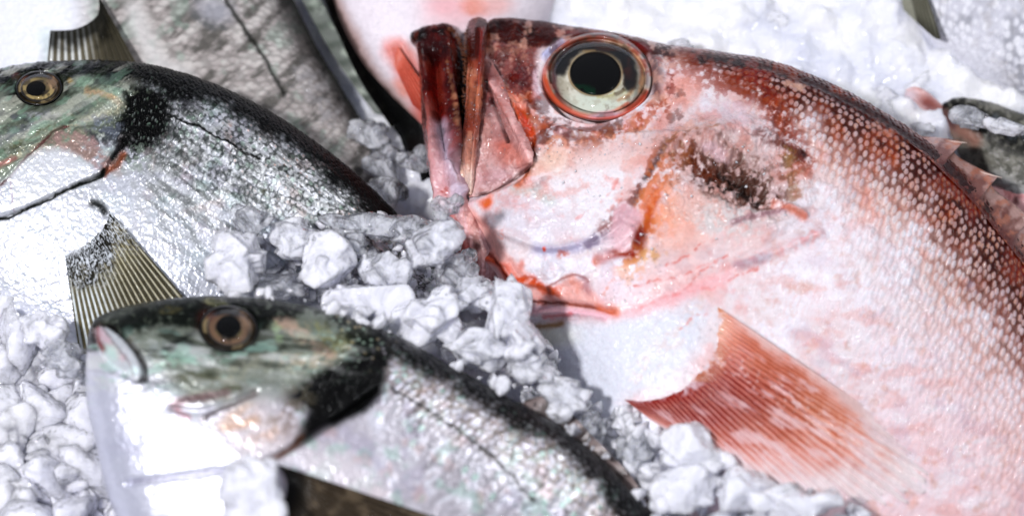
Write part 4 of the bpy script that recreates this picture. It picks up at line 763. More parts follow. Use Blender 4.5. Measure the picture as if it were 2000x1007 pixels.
def iris_a(cx, cy, k, warm):
    def f(X, Y, r):
        P = Paint(X, Y, '#4e4230', 4*k, 13*k, 5); P.mix('#82724c', .7*ss(.5, .7, fbm(X, Y, 12*k, 3, 3))); t = np.arctan2(Y-cy, X-cx)
        P.mix(warm, .9*ss(.42, .5, r)*(1-ss(.62, .72, r))); P.mix('#2c2418', .9*ss(.62, .7, r)*(1-ss(.74, .8, r))*(t > 0)); P.mix('#c4b088', .6*ss(.7, .78, r)*(1-ss(.84, .9, r))*(np.sin(t*1.7+1) > -.3)); P.mix('#0c0a08', .9*ss(.72, .8, r)*ss(.3, .9, np.cos(t+.3))); P.mix('#0a0a08', .9*ss(.6, .8, r)*ss(.4, .9, -np.sin(t)))
        P.mix('#1a120c', .95*ss(.55, .7, r)*(t < -.6)*(t > -2.4)); P.e(cx+26*k, cy-12*k, 9*k, 14*k, -20, '#cfa888', .85); P.e(cx-30*k, cy-22*k, 10*k, 9*k, 30, '#7a2c1c', .8); P.mix('#120e0a', .6*ss(.05, .2, fbm(X, Y, 11*k, 4, 631)-.5)); P.mix('#0a0d0a', .98*ss(.80, .92, r+.12*P.n1)); return P.c
    return f
eye(fa, 'eye', 76, 172, 48, 35, -4, LA, iris_a(76, 172, 1, '#b09c6c'), ((70, 173), (20, 15, -10)), 2.0, .6, None, .2)
def p_pecA(X, Y, ray, ph, q):
    P = Paint(X, Y, '#8a8464', 3, 18, 55)
    right = ss(170, 260, X-(Y-560)*.35)
    seg = ss(.4, .6, np.mod(q*42+ray*.37, 1)); P.mix('#e8f0f2', .9*(1-ss(.25, .55, ph))*ss(.30, .50, q)*(1-.75*right)); P.mix('#564c34', .7*ss(.35, .75, ph)); P.mix('#b8a874', .5*ss(.75, .95, ph)*seg)
    P.mix('#3a3628', .55*right*ss(.3, .6, q)); P.mix('#e2d8b4', .5*right*(1-ss(.15, .35, ph)))
    P.mix('#14130f', .92*(1-ss(.18, .42, q+.5*P.n1))*(1-.0*right)); net = np.abs(vn(ray*3.1+.4*np.sin(q*60), q*44, 4)-.5); P.mix('#e8eef4', .85*(1-ss(.05, .16, net))*(1-ss(.22, .5, q+.3*P.n1))*ss(-.02, .1, q))
    P.mix('#f0f4fa', .85*(1-ss(.02, .14, q+.1*P.n1))*(1-ss(150, 190, X))); P.mix('#221c12', .6*ss(.0, .12, 1-np.clip(ray/1.2, 0, 1))*0); P.e(125, 485, 8, 6, 0, '#8c6c60', .8)
    return P.c
zA = lambda a, b, d=1.2: LA.z_at(a, b)+d
fan('pectoral_fin', [(202, 398, zA(202, 398, .4)), (196, 425, zA(196, 425)), (170, 455, zA(170, 455)), (145, 472, zA(145, 472)), (124, 484, zA(124, 484))],
    [(366, 588, zA(366, 588, 1.5)), (300, 650, zA(300, 640, 2.5)), (225, 690, zA(225, 670, 2.5)), (155, 690, zA(155, 670, 2))], M_FIN, fa, p_pecA, 520, 140, 19, .5, .2, .03, follow=LA, off=(-.7, 1.0))

# ---- fish B: the near one, out of focus
fb = empty('sea_bream', W(700, 800, 30*MM), 'nearest sea bream with rounded white chin and dark green head, blurred in the foreground', 'fish', 'sea breams laid on the ice')
ZB = 40
rowsB = [(186, 650, ZB, 183, 662, ZB, 3), (196, 630, ZB, 172, 710, ZB, 9), (255, 610, ZB, 172, 800, ZB-1, 14), (340, 597, ZB, 190, 880, ZB-2, 18), (430, 590, ZB, 215, 980, ZB-4, 20), (540, 598, ZB, 260, 1080, ZB-6, 22), (660, 622, ZB, 330, 1170, ZB-8, 23), (760, 658, ZB-1, 420, 1250, ZB-10, 23), (870, 717, ZB-2, 520, 1310, ZB-12, 23), (980, 777, ZB-3, 640, 1360, ZB-14, 22), (1080, 832, ZB-4, 760, 1400, ZB-16, 21), (1170, 900, ZB-6, 880, 1420, ZB-18, 19), (1250, 985, ZB-9, 1000, 1430, ZB-20, 17), (1330, 1090, ZB-12, 1120, 1440, ZB-22, 13), (1400, 1210, ZB-15, 1260, 1440, ZB-24, 8), (1450, 1330, ZB-18, 1400, 1440, ZB-25, 5)]
LB = Loft(rowsB, 560, 380, .85, 40, .6)
DB_ = [(186, 640), (200, 624), (255, 600), (340, 588), (430, 581), (540, 589), (660, 612), (760, 648), (870, 706), (980, 766), (1080, 820), (1170, 890), (1250, 975), (1330, 1080)]
P, nA, nB, nC, DA, DB, R, ID, dd, rim, dot = silver_paint(LB, '#cbc6ce', 161, 14, 46, DB_, None, None, None)
x, y = LB.x, LB.y; bm_ = ss(700, 790, x-.3*(y-700)+30*nA)
st = fbm((x*.80-y*.6)*2.0, (x*.6+y*.8)*.4, 30, 4, 71)-.5; st2 = fbm((x*.75-y*.66)*.5, (x*.66+y*.75)*1.6, 26, 4, 72)-.5
P.mix('#efeef8', .85*ss(.0, .2, nA+.4*nB)); P.mix('#9a969c', .5*bm_*ss(.03, .18, st2)); P.mix('#f6f8ff', .7*bm_*ss(.02, .16, -st2)); P.mix('#9cccb8', .5*ss(.08, .2, fbm(x, y, 28, 4, 90)-.5)); P.mix('#d8ada4', .4*ss(.08, .22, fbm(x, y, 38, 4, 97)-.5)); P.mix('#a9a0c0', .3*ss(.08, .22, fbm(x, y, 52, 4, 99)-.5))
P.mix('#565a58', .55*bm_*rim*(1-ss(50, 220, dd+90*nA))*ss(-.12, .12, nC+nB)); P.mix('#5c5e60', .25*bm_*ss(.02, .13, nC+.7*nB)*(1-ss(120, 320, dd))); P.mix('#f0ecf4', .45*bm_*dot*(1-ss(60, 300, dd))); P.mix('#98d0b8', .7*dot*(ID < .13)*bm_); P.mix('#b09a88', .5*rim*(1-ss(60, 160, dd)))
wB = np.interp(x, [180, 400, 600, 760, 900, 1200], [50, 40, 44, 40, 46, 62])
bk = 1-ss(.5, 1.25, dd/wB+.9*nA+.5*nB+.25*(ID-.5)); P.mix('#0a0d0a', .98*bk*(1-.16*dot)); P.mix('#050606', .85*(1-ss(6, 20, dd+5*nB)))
# head
P.p([(190, 640), (300, 596), (560, 590), (720, 640), (640, 760), (520, 790), (420, 790), (340, 780), (290, 720), (250, 660)], 20, '#8e9a80', .92)
P.p([(190, 640), (300, 590), (440, 582), (600, 596), (540, 640), (400, 650), (330, 640), (260, 650), (210, 660)], 14, '#16211a', .95, speck=.15)
P.s_([(290, 690), (360, 670), (400, 690)], 14, '#aab4ae', .8, speck=.2); P.s_([(300, 720), (380, 700), (450, 700)], 12, '#9ad0ac', .75, speck=.3); P.s_([(320, 680), (380, 650)], 8, '#3c443a', .7, speck=.4); P.s_([(320, 745), (400, 735), (470, 760)], 18, '#6f7050', .75, speck=.5); P.s_([(440, 730), (520, 700), (580, 720)], 22, '#b8b8a0', .7, speck=.3)
P.e(452, 640, 76, 58, 8, '#141612', .8); P.e(400, 620, 14, 24, 20, '#5a2c20', .8); P.e(420, 590, 18, 6, 0, '#b8b45c', .9); P.e(330, 605, 30, 9, -5, '#7c7444', .6, speck=.4); P.s_([(545, 630), (590, 650), (640, 690)], 16, '#d9b8a0', .9, speck=.15); P.s_([(535, 630), (545, 660)], 9, '#a8cc84', .8, speck=.2); P.s_([(620, 640), (660, 670), (690, 650)], 18, '#a8a868', .75, speck=.55); P.s_([(560, 700), (640, 710)], 14, '#cdbca4', .7, speck=.3)
P.p([(600, 600), (720, 630), (770, 680), (740, 740), (700, 700), (660, 640)], 14, '#101a12', .85, speck=.5)
P.p([(740, 690), (755, 740), (720, 800), (640, 830), (590, 870), (575, 850), (600, 800), (560, 780), (600, 740), (680, 700)], 14, '#020303', 1); P.e(670, 770, 70, 40, -30, '#020303', .95); P.e(715, 720, 40, 34, 0, '#020303', .9, speck=.3)
P.e(575, 780, 40, 32, -10, '#6c6450', .8, speck=.6); P.e(690, 660, 70, 40, 30, '#203020', .5, speck=.8)
sp = 1-ss(.12, .36, worley(x, y, 12, 31)[0]); idw = worley(x, y, 12, 31)[2]; bl = np.exp(-((x-690)/75)**2-((y-655)/50)**2); P.mix('#a8cfa8', .85*sp*bl*(idw > .6)); P.mix('#c8b070', .7*sp*bl*(idw < .2))
P.p([(170, 690), (300, 730), (380, 800), (440, 800), (480, 880), (540, 890), (460, 1010), (300, 1120), (150, 1000)], 34, '#eeeff8', .95); P.mix('#c9cbdc', .5*ss(.03, .18, fbm(x, y, 60, 5, 613)-.5)*(1-ss(520, 600, x))*ss(720, 800, y)); P.mix('#c4c6da', .6*(1-ss(20, 90, x-175-.22*(y-690)))*ss(700, 760, y))
P.s_([(280, 720), (300, 760), (330, 790)], 16, '#c0d4cc', .5, speck=.3); P.s_([(335, 790), (390, 775), (440, 768)], 9, '#8c6468', .85); P.s_([(345, 800), (365, 815)], 6, '#b06068', .7); P.s_([(395, 820), (430, 800), (470, 780), (500, 765)], 5, '#5c4a48', .85)
P.p([(500, 770), (560, 810), (580, 860), (500, 900), (430, 850), (440, 810)], 30, '#eddcd8', .55); P.e(455, 810, 34, 10, -30, '#e2bfa4', .7); P.e(520, 850, 40, 14, -20, '#ecc6b0', .6, speck=.2); P.e(560, 820, 26, 34, 10, '#8c7468', .6, speck=.5); P.s_([(440, 835), (500, 820)], 9, '#dfae84', .7); P.e(530, 830, 26, 22, 0, '#b4a090', .5, speck=.4)
P.s_([(590, 850), (560, 880), (510, 900), (460, 912)], 5, '#7a4a2c', .9); P.s_([(510, 900), (450, 914), (380, 925), (250, 940)], 2.5, '#a8a4b4', .8); P.s_([(200, 870), (300, 880), (400, 860)], 2.5, '#d0cfe0', .7)
P.p([(600, 880), (700, 900), (760, 980), (600, 920)], 22, '#f6eef2', .7)
q = [(770, 760), (800, 780), (835, 800), (880, 830), (925, 862), (960, 890), (1000, 930), (1040, 975)]; P.s_(q, 2.6, '#5a5450', .85)
for a, b in smooth_line(q, 2): P.e(a, b, 7, 3.5, 35, '#4a4440', .8)
mo = fbm(x*.30+y*.10, (y-x*.1)*1.3, 20, 5, 301)-.5; hd = 1-ss(560, 800, x-.3*(y-700)); up = 1-ss(700, 800, y+.1*x-30)
P.mix('#262e24', .75*hd*up*ss(.02, .18, mo)); P.mix('#e6e8e4', .65*hd*up*ss(.02, .2, -mo)*ss(620, 700, y)); P.mix('#a4e0c4', .5*hd*up*ss(.08, .2, fbm(x*.5, y, 20, 3, 303)-.5)*ss(620, 680, y))
# mouth
P.p([(184, 640), (205, 640), (240, 660), (275, 700), (280, 735), (262, 742), (230, 718), (200, 690)], 5, '#b4b8bc', .95); P.s_([(190, 640), (196, 665), (204, 685)], 7, '#8c1f1a', .9); P.s_([(186, 634), (220, 640), (262, 680), (282, 720), (276, 745)], 4, '#241a18', .85); P.s_([(200, 650), (240, 700)], 6, '#c4a4ac', .8); P.e(222, 690, 12, 14, -40, '#a8d8c4', .6); P.e(262, 726, 9, 10, 0, '#dcf0ee', .9); P.s_([(205, 645), (245, 695), (262, 735)], 2, '#7c6c70', .7)
hB = .16*bm_*((.5-DA)*.7+.3*(1-R))+.5*st2*bm_+.4*nB+.25*nC
hB += ridge(x, y, [(740, 760), (640, 830), (590, 860), (510, 902), (380, 925), (250, 942)], 6, -1.5)+ridge(x, y, [(184, 634), (230, 645), (275, 700), (284, 740)], 5, -1.2)+plate(x, y, [(190, 640), (215, 640), (260, 680), (280, 735), (262, 745), (205, 700)], 5, 1.2)+ridge(x, y, [(335, 795), (400, 800), (500, 765)], 6, -.8)
hB -= plate(x, y, [(390, 636), (410, 604), (447, 597), (485, 606), (505, 642), (485, 672), (447, 685), (408, 670)], 5, 2.2)
g_ = P.c@np.array([.3, .55, .15]); P.c = P.c+(g_[:, None]*np.array([.97, 1.0, 1.05])-P.c)*(.30*ss(.0, .05, P.c[:, 1]-np.maximum(P.c[:, 0], P.c[:, 2]))*.8+.10)[:, None]
LB.displace(hB)
cutB = (plate(x, y, [(505, 762), (590, 740), (660, 760), (640, 826), (590, 858), (510, 900), (400, 920), (340, 850), (400, 815)], 1, 1) > .5) & LB.top
cutM = (plate(x, y, [(184, 636), (212, 636), (262, 678), (284, 730), (270, 748), (205, 704)], 1, 1) > .5) & LB.top
LB.build('body', M_SILVER, fb, P.c, [('gill_cover', cutB, M_SILVER), ('upper_lip', cutM, M_FLESH)])
eye(fb, 'eye', 447, 641, 60, 47, 8, LB, iris_a(447, 641, 1.25, '#84664e'), ((446, 637), (25, 22, 0)), 2.6, .8, None, .2)
def p_pecB(X, Y, ray, ph, q):
    P = Paint(X, Y, '#5a4c3a', 4, 26, 75); P.mix('#2c241c', .6*ss(.3, .8, ph)); P.mix('#0c0a08', .9*(1-ss(.03, .2, q))); P.mix('#8a7860', .5*ss(.1, .25, P.n1)); return P.c
zB = lambda a, b, d=1.5: LB.z_at(a, b)+d
fan('pectoral_fin', [(540, 905, zB(540, 905, 0)), (560, 935, zB(560, 935)), (556, 975, zB(556, 975)), (535, 1010, zB(535, 1010))], [(850, 1008, zB(850, 1008, 3)), (840, 1060, zB(840, 1060, 3)), (760, 1130, zB(760, 1130, 3)), (620, 1150, zB(620, 1140, 3))], M_FIN, fb, p_pecB, 200, 60, 16, .6, .3)
def p_dB(X, Y, ray, ph, q):
    P = Paint(X, Y, '#9a8a86', 4, 16, 76); P.mix('#4c4644', .6*ss(.4, .9, ph)); return P.c
fan('dorsal_fin', [(1000, 792, 38), (1060, 822, 37), (1130, 868, 36), (1200, 935, 33), (1260, 1010, 30)], [(1040, 776, 39), (1086, 772, 39), (1150, 838, 38), (1225, 920, 35), (1290, 1000, 31)], M_FIN, fb, p_dB, 90, 16, 7, .4, .25, .25)

# ---- fish C: blurred, behind the left bream
fc = empty('sea_bream', W(380, 80, 0), 'pale grey sea bream behind, its dusky side fin above the left bream\'s head', 'fish', 'sea breams laid on the ice')
rowsC = [(330, -420, -2, 240, -420, -2, 4), (420, -320, -2, 60, -300, -2, 12), (490, -190, -2, -40, -140, -2, 18), (550, -50, -3, -50, 40, -3, 20), (600, 60, -5, -10, 190, -5, 21), (650, 150, -7, 80, 320, -8, 20), (700, 230, -10, 220, 420, -11, 18), (750, 310, -13, 400, 470, -14, 14), (790, 370, -16, 580, 480, -17, 10), (820, 420, -18, 700, 490, -19, 6)]
LC = Loft(rowsC, 420, 320, .85, 30, .5); x, y = LC.x, LC.y
DC_ = [(490, -200), (550, -60), (600, 50), (650, 140), (700, 220), (750, 300)]
P, nA, nB, nC, DA, DB, R, ID, dd, rim, dot = silver_paint(LC, '#b4aca8', 261, 15, 40, DC_, None, None, None)
st = fbm((x*.75-y*.66)*.5, (x*.66+y*.75)*1.6, 24, 4, 72)-.5
P.mix('#d2cdc8', .8*ss(.0, .15, st)); P.mix('#5e5c54', .75*ss(.02, .17, -st+.3*nA)); P.mix('#9ab4a4', .45*ss(.06, .2, fbm(x, y, 40, 4, 90)-.5)); P.mix('#5c5a54', .35*rim)
P.p([(-120, -200), (120, -200), (160, 40), (130, 200), (-120, 260)], 40, '#f2f4fb', .97); P.s_([(90, 70), (100, 130)], 14, '#cfe0e0', .6); P.e(420, 20, 36, 26, 10, '#b0b0b8', .8); P.s_([(380, 28), (410, 50), (440, 58)], 10, '#6a6c6c', .7, speck=.2)
P.s_([(440, 0), (480, 60), (520, 120), (555, 185)], 4, '#2e3028', .9); P.s_([(545, -60), (590, 30), (640, 120), (700, 220)], 36, '#262626', .92); P.s_([(600, 150), (640, 220)], 30, '#a4a2a4', .6, speck=.2); P.s_([(260, 20), (300, 110), (360, 150)], 18, '#dcdad8', .6)
LC.displace(.5*st+.5*nB+.3*((.5-DA)*.6)); LC.build('body', M_DULL, fc, P.c)
def p_pecC(X, Y, ray, ph, q):
    P = Paint(X, Y, '#7a725c', 3, 20, 85); P.mix('#e8ecea', .8*(1-ss(.2, .6, ph))*(1-ss(150, 200, X))); P.mix('#3c3a30', .6*ss(160, 220, X)); P.mix('#1a1c18', .85*(1-ss(.15, .5, q+.4*P.n1))); return P.c
zC = lambda a, b, d=2: LC.z_at(a, b)+d
fan('pectoral_fin', [(192, -10, zC(192, -10)), (190, 30, zC(190, 30)), (150, 56, zC(150, 56)), (98, 60, zC(98, 60))], [(275, 140, zC(275, 140, 4)), (230, 165, zC(230, 165, 4)), (160, 165, zC(160, 165, 4)), (90, 150, zC(90, 150, 3))], M_FIN, fc, p_pecC, 160, 60, 12, .8, .3)
P2 = lambda L, base, seed: Paint(L.x, L.y, base, 6, 24, seed)
def p_dC(X, Y, ray, ph, q):
    P = Paint(X, Y, '#868c84', 4, 20, 86); P.mix('#c2ccbc', .6*ss(0, .2, P.n1)); P.mix('#5c685c', .5*ss(.5, .9, ph)); return P.c
fan('dorsal_fin', [(540, -90, -1), (590, 0, -3), (640, 90, -5), (700, 180, -8), (735, 225, -10)], [(575, -100, 1), (622, -10, 0), (668, 80, -2), (728, 160, -5), (765, 215, -8)], M_DULL, fc, p_dC, 90, 16, 9, .6, 1.2)

# ---- black fish-shaped filler, added to keep the gap between the fish dark
fd = empty('dark_gap_filler', W(730, 130, -10*MM), 'black fish-shaped filler added for the shade in the gap beside the pale belly at the top', 'fish')
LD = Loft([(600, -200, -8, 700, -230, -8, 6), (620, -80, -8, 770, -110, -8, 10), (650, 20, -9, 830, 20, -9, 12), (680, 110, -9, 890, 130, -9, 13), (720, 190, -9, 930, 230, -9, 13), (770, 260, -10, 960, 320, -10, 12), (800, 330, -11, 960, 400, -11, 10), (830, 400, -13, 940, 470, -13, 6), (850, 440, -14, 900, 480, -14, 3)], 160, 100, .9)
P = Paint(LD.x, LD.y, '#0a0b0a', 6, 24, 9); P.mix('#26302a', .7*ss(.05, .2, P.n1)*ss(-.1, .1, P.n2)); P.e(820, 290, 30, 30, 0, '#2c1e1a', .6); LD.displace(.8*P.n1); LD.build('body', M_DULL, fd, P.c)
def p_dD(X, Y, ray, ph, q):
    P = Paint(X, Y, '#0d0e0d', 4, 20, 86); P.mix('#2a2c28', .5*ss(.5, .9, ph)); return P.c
fan('dorsal_fin', [(640, -40, -3), (680, 50, -3), (725, 140, -3), (780, 230, -5)], [(622, -30, 0), (660, 66, -1), (705, 160, -1), (765, 250, -4)], M_DULL, fd, p_dD, 60, 12, 8, .5, .4)  # fin edge of the added black filler

# ---- second red fish: pale belly and a red fin behind the open jaw
fe = empty('red_fish', W(850, 60, 0), 'pale pink belly of another red fish behind the open jaw, at the top', 'fish')
LE = Loft([(640, -230, 2, 900, -260, 2, 8), (630, -120, 2, 1040, -150, 2, 14), (652, 0, 2, 1100, -50, 0, 17), (695, 95, 2, 1080, 30, -2, 16), (752, 172, 1, 1040, 110, -4, 13), (812, 235, 0, 1000, 180, -6, 9), (850, 275, -1, 960, 230, -8, 5), (880, 300, -2, 920, 260, -9, 2)], 260, 200, .75)
P = Paint(LE.x, LE.y, '#f1e8ee', 8, 34, 19); x, y = LE.x, LE.y
P.s_([(655, 0), (698, 95), (752, 172), (812, 230)], 14, '#b88a78', .7); P.s_([(652, 0), (695, 95), (755, 178), (815, 238)], 5, '#4c3030', .7); P.e(790, 110, 26, 24, 40, '#e8a090', .6); P.s_([(775, 100), (800, 140), (825, 185), (840, 230)], 22, '#e0553c', .95); P.e(790, 175, 22, 12, 40, '#e88a70', .7)
P.e(890, 20, 60, 40, 0, '#f0c0c4', .8); P.e(925, 12, 22, 16, 0, '#e8805c', .85); P.e(960, 10, 40, 22, 0, '#f0b0a8', .7); P.e(870, 10, 40, 20, 0, '#eeb4b8', .6); LE.displace(.6*P.n1); LE.build('body', M_DULL, fe, P.c)
def p_pE(X, Y, ray, ph, q):
    P = Paint(X, Y, '#e0553c', 4, 20, 16); P.mix('#f0a08a', .6*ss(.4, .9, ph)); P.mix('#b8301c', .5*ss(.5, 1, q)); return P.c
zE = lambda a, b, d=1: LE.z_at(a, b)+d
fan('pectoral_fin', [(778, 92, zE(778, 92)), (772, 110, zE(772, 110)), (770, 128, zE(770, 128))], [(850, 200, zE(830, 190, 2)), (835, 225, zE(815, 205, 2)), (806, 205, zE(800, 200, 2))], M_DULL, fe, p_pE, 60, 30, 8, .5, .3)

# ---- top right fish, right-hand fish, and the pink one under it
ff = empty('scaly_fish', W(1900, 40, 0), 'pale scaly grey fish with an olive fin in the top right corner', 'fish')
LF = Loft([(1720, -220, 0, 1715, -100, 0, 5), (1800, -260, 0, 1752, -10, 0, 10), (1900, -260, 0, 1815, 80, 0, 14), (2010, -240, 0, 1890, 140, 0, 15), (2130, -200, 0, 2000, 190, 0, 15), (2300, -150, 0, 2150, 220, 0, 13), (2450, -80, 0, 2330, 200, 0, 9)], 260, 220, .8)
x, y = LF.x, LF.y; P, nA, nB, nC, DA, DB, R, ID, dd, rim, dot = silver_paint(LF, '#d9d9e2', 361, 15, 26, [(1700, -250), (1900, -270)], None, None, None)
P.mix('#f2f2fb', .7*ss(0, .15, nA)); P.mix('#8e8f98', .7*rim*ss(-.15, .1, nA+.001*(x-1900))); P.mix('#fafaff', .8*dot); P.mix('#b9b4b4', .4*ss(.03, .2, nB)); P.p([(1740, 60), (1860, 60), (1960, 150), (1900, 200), (1740, 150)], 30, '#f2f3fb', .8)
LF.displace(.7*((.5-DA)*.7+.3*(1-R))); LF.build('body', M_DULL, ff, P.c)
def p_pF(X, Y, ray, ph, q):
    P = Paint(X, Y, '#6c6a58', 4, 20, 16); P.mix('#a8a898', .5*(1-ss(.1, .5, ph))); P.mix('#3c3c30', .6*ss(.6, 1, q)); P.mix('#b8b8a8', .6*(ray > 5)); return P.c
zF = lambda a, b, d=2: LF.z_at(a, b)+d
fan('pectoral_fin', [(1800, -40, zF(1800, -40)), (1780, -30, zF(1780, -30)), (1755, -30, zF(1760, -20))], [(1838, 76, zF(1838, 60, 3)), (1822, 72, zF(1822, 60, 3)), (1765, 20, zF(1775, 10, 3))], M_DULL, ff, p_pF, 80, 40, 8, .5, .3)
fg = empty('sea_bream', W(1930, 280, -4*MM), 'dark-headed bream half buried in ice near the right edge', 'fish', 'sea breams laid on the ice')
LG = Loft([(1832, 212, -2, 1835, 228, -2, 3), (1856, 204, -2, 1850, 262, -3, 8), (1905, 206, -2, 1890, 330, -5, 12), (1970, 228, -2, 1940, 400, -7, 14), (2060, 262, -2, 2010, 460, -9, 15), (2180, 320, -3, 2120, 510, -10, 13), (2300, 390, -5, 2260, 520, -11, 9)], 220, 180, .85)
x, y = LG.x, LG.y; P = Paint(x, y, '#8e8c80', 6, 22, 39); P.mix('#c8c8c8', .8*ss(300, 370, y-.2*(x-1900)+60*P.n1)); P.mix('#5c5c50', .7*ss(.0, .15, P.n2))
P.s_([(1838, 208), (1880, 216), (1940, 250), (2020, 285)], 34, '#1a1c1c', .95, speck=.1); P.s_([(1850, 240), (1885, 262), (1900, 275)], 14, '#b08070', .9); P.s_([(1835, 220), (1860, 240)], 10, '#7c4a46', .9); P.e(1940, 240, 28, 16, 20, '#6c7880', .7, speck=.2); P.e(1990, 262, 30, 14, 20, '#8a949c', .6, speck=.2)
LG.displace(1.0*P.n1); LG.build('body', M_DULL, fg, P.c)
LG2 = Loft([(1768, 178, 2, 1768, 186, 2, 2), (1785, 176, 2, 1782, 196, 2, 4), (1806, 184, 1, 1800, 214, 1, 5), (1828, 200, 0, 1818, 222, 0, 4), (1842, 212, -1, 1836, 226, -1, 3)], 60, 50, .8); P = Paint(LG2.x, LG2.y, '#d8aaa6', 6, 14, 49); P.e(1816, 204, 20, 12, 40, '#b0584c', .8); P.e(1775, 184, 16, 10, 0, '#f0dce0', .9)
LG2.build('lower_jaw', M_FLESH, fg, P.c)
fh = empty('pink_fish', W(1990, 390, -4*MM), 'small pink fish with dark speckled back at the right edge behind the dorsal fin', 'fish')
LH = Loft([(1905, 372, -6, 1907, 380, -6, 2), (1930, 352, -6, 1922, 420, -7, 6), (1975, 344, -5, 1960, 470, -8, 9), (2040, 340, -5, 2010, 510, -9, 11), (2140, 350, -6, 2100, 540, -10, 9)], 140, 110, .85); P = Paint(LH.x, LH.y, '#e8b4b4', 5, 16, 59); P.s_([(1915, 362), (1960, 352), (2040, 346)], 5, '#5a2c30', .9, speck=.3); P.e(1975, 378, 26, 14, 0, '#c86a68', .6, speck=.6); P.e(1985, 392, 6, 8, 0, '#6c2c2a', .8)
LH.displace(.6*P.n1); LH.build('body', M_DULL, fh, P.c)

# ================================================================== ICE
def ico(sub_):
    import bmesh
    bm = bmesh.new(); bmesh.ops.create_icosphere(bm, subdivisions=sub_, radius=1); bm.verts.ensure_lookup_table()
    V = np.array([v.co[:] for v in bm.verts]); F = np.array([[v.index for v in f.verts] for f in bm.faces]); bm.free(); return V, F
ICO = {k: ico(k) for k in (2, 3, 4, 5)}
def n3(p, s, seed): return (fbm(p[:, 0]+p[:, 2]*.7, p[:, 1]-p[:, 2]*.6, s, 3, seed)+fbm(p[:, 1]+50, p[:, 2]*1.1+p[:, 0]*.5, s, 3, seed+7))/2-.5
def chunk(k, seed, facets=9, rough=.10, round_=.5):
    r = np.random.default_rng(seed); V, F = ICO[k]; D = V/np.linalg.norm(V, axis=1, keepdims=True)
    # union of a few convex crystals, each an intersection of planes
    best = np.zeros(len(D)); nb = 1 if k < 4 else 5+int(rough*30)
    for b in range(nb):
        c = np.zeros(3) if b == 0 else r.normal(size=3)*np.array([.40, .40, .30]); sz = .86 if b == 0 else r.uniform(.28, .58)
        n = r.normal(size=(facets+4, 3)); n /= np.linalg.norm(n, axis=1, keepdims=True); d = r.uniform(.62, .95, facets+4)*sz
        den = D@n.T; num = d[None]+(n@c)[None]
        t = np.where(den > 1e-3, num/np.maximum(den, 1e-3), 9); q = np.minimum(np.maximum(t, .05).min(1), 1.25)
        best = np.maximum(best, q)
    V = D*best[:, None]
    V = V*(1+rough*1.1*n3(V, .5, seed)[:, None]+rough*.6*n3(V, .16, seed+3)[:, None])
    if k >= 5:
        a, b = w3(V, 40, seed); V = V*(1+rough*.8*(.35-a)[:, None]); a, b = w3(V, 260, seed+1); V = V*(1+rough*.45*(.12-a)[:, None])
        V = V*(1+rough*.35*n3(V, .06, seed+13)[:, None])
    return V, F
def w3(P, n, seed):
    c = np.random.default_rng(seed).normal(size=(n, 3)); c /= np.linalg.norm(c, axis=1, keepdims=True); Pn = P/np.linalg.norm(P, axis=1, keepdims=True)
    d = np.sort(np.linalg.norm(Pn[:, None]-c[None], axis=2), axis=1); return d[:, 0], d[:, 1]
def rotm(r):
    a, b, c = r.uniform(0, 2*math.pi, 3); ca, sa, cb, sb, cc, sc = math.cos(a), math.sin(a), math.cos(b), math.sin(b), math.cos(c), math.sin(c)
    return np.array([[ca, -sa, 0], [sa, ca, 0], [0, 0, 1]])@np.array([[1, 0, 0], [0, cb, -sb], [0, sb, cb]])@np.array([[cc, -sc, 0], [sc, cc, 0], [0, 0, 1]])
ALL = [RB, LA, LB, LC, LD, LE, LF, LG, LH]
def top_z(px, py):
    "highest surface met along the photo ray, in mm, for resting ice on it"
    best = -11.0
    for L in ALL+JAWS:
        k = L.top; d = (L.x[k][::7]-px)**2+(L.y[k][::7]-py)**2; i = np.argmin(d)
        if d[i] < 150: best = max(best, L.G.reshape(-1, 3)[k][::7][i][2]/MM)
    return best
def ice(px, py, rx, ry, ang, z, mat, label, seed, k=5, facets=9, rough=.10, group='ice chunks lying over the fish', thick=.75):
    V, F = chunk(k, seed, facets, rough); r = np.random.default_rng(seed+99); ext = np.abs(V).max(0); V = V/ext
    t = math.radians(-ang); a, b = rx*PX*1.08, ry*PX/math.cos(TH)*1.04; c = min(a, b)*thick*1.0
    V = V*np.array([a, b, c]); V = V@np.array([[math.cos(t), math.sin(t), 0], [-math.sin(t), math.cos(t), 0], [0, 0, 1]])
    c0 = W(px, py, z*MM); o = mesh_obj('ice_chunk', V, F, mat, None); o.location = c0; o['label'] = label; o['category'] = 'ice'; o['group'] = group; return o
CW, CM, CC, CB = M_ICE_W, M_ICE_M, M_ICE_C, M_ICE_BG
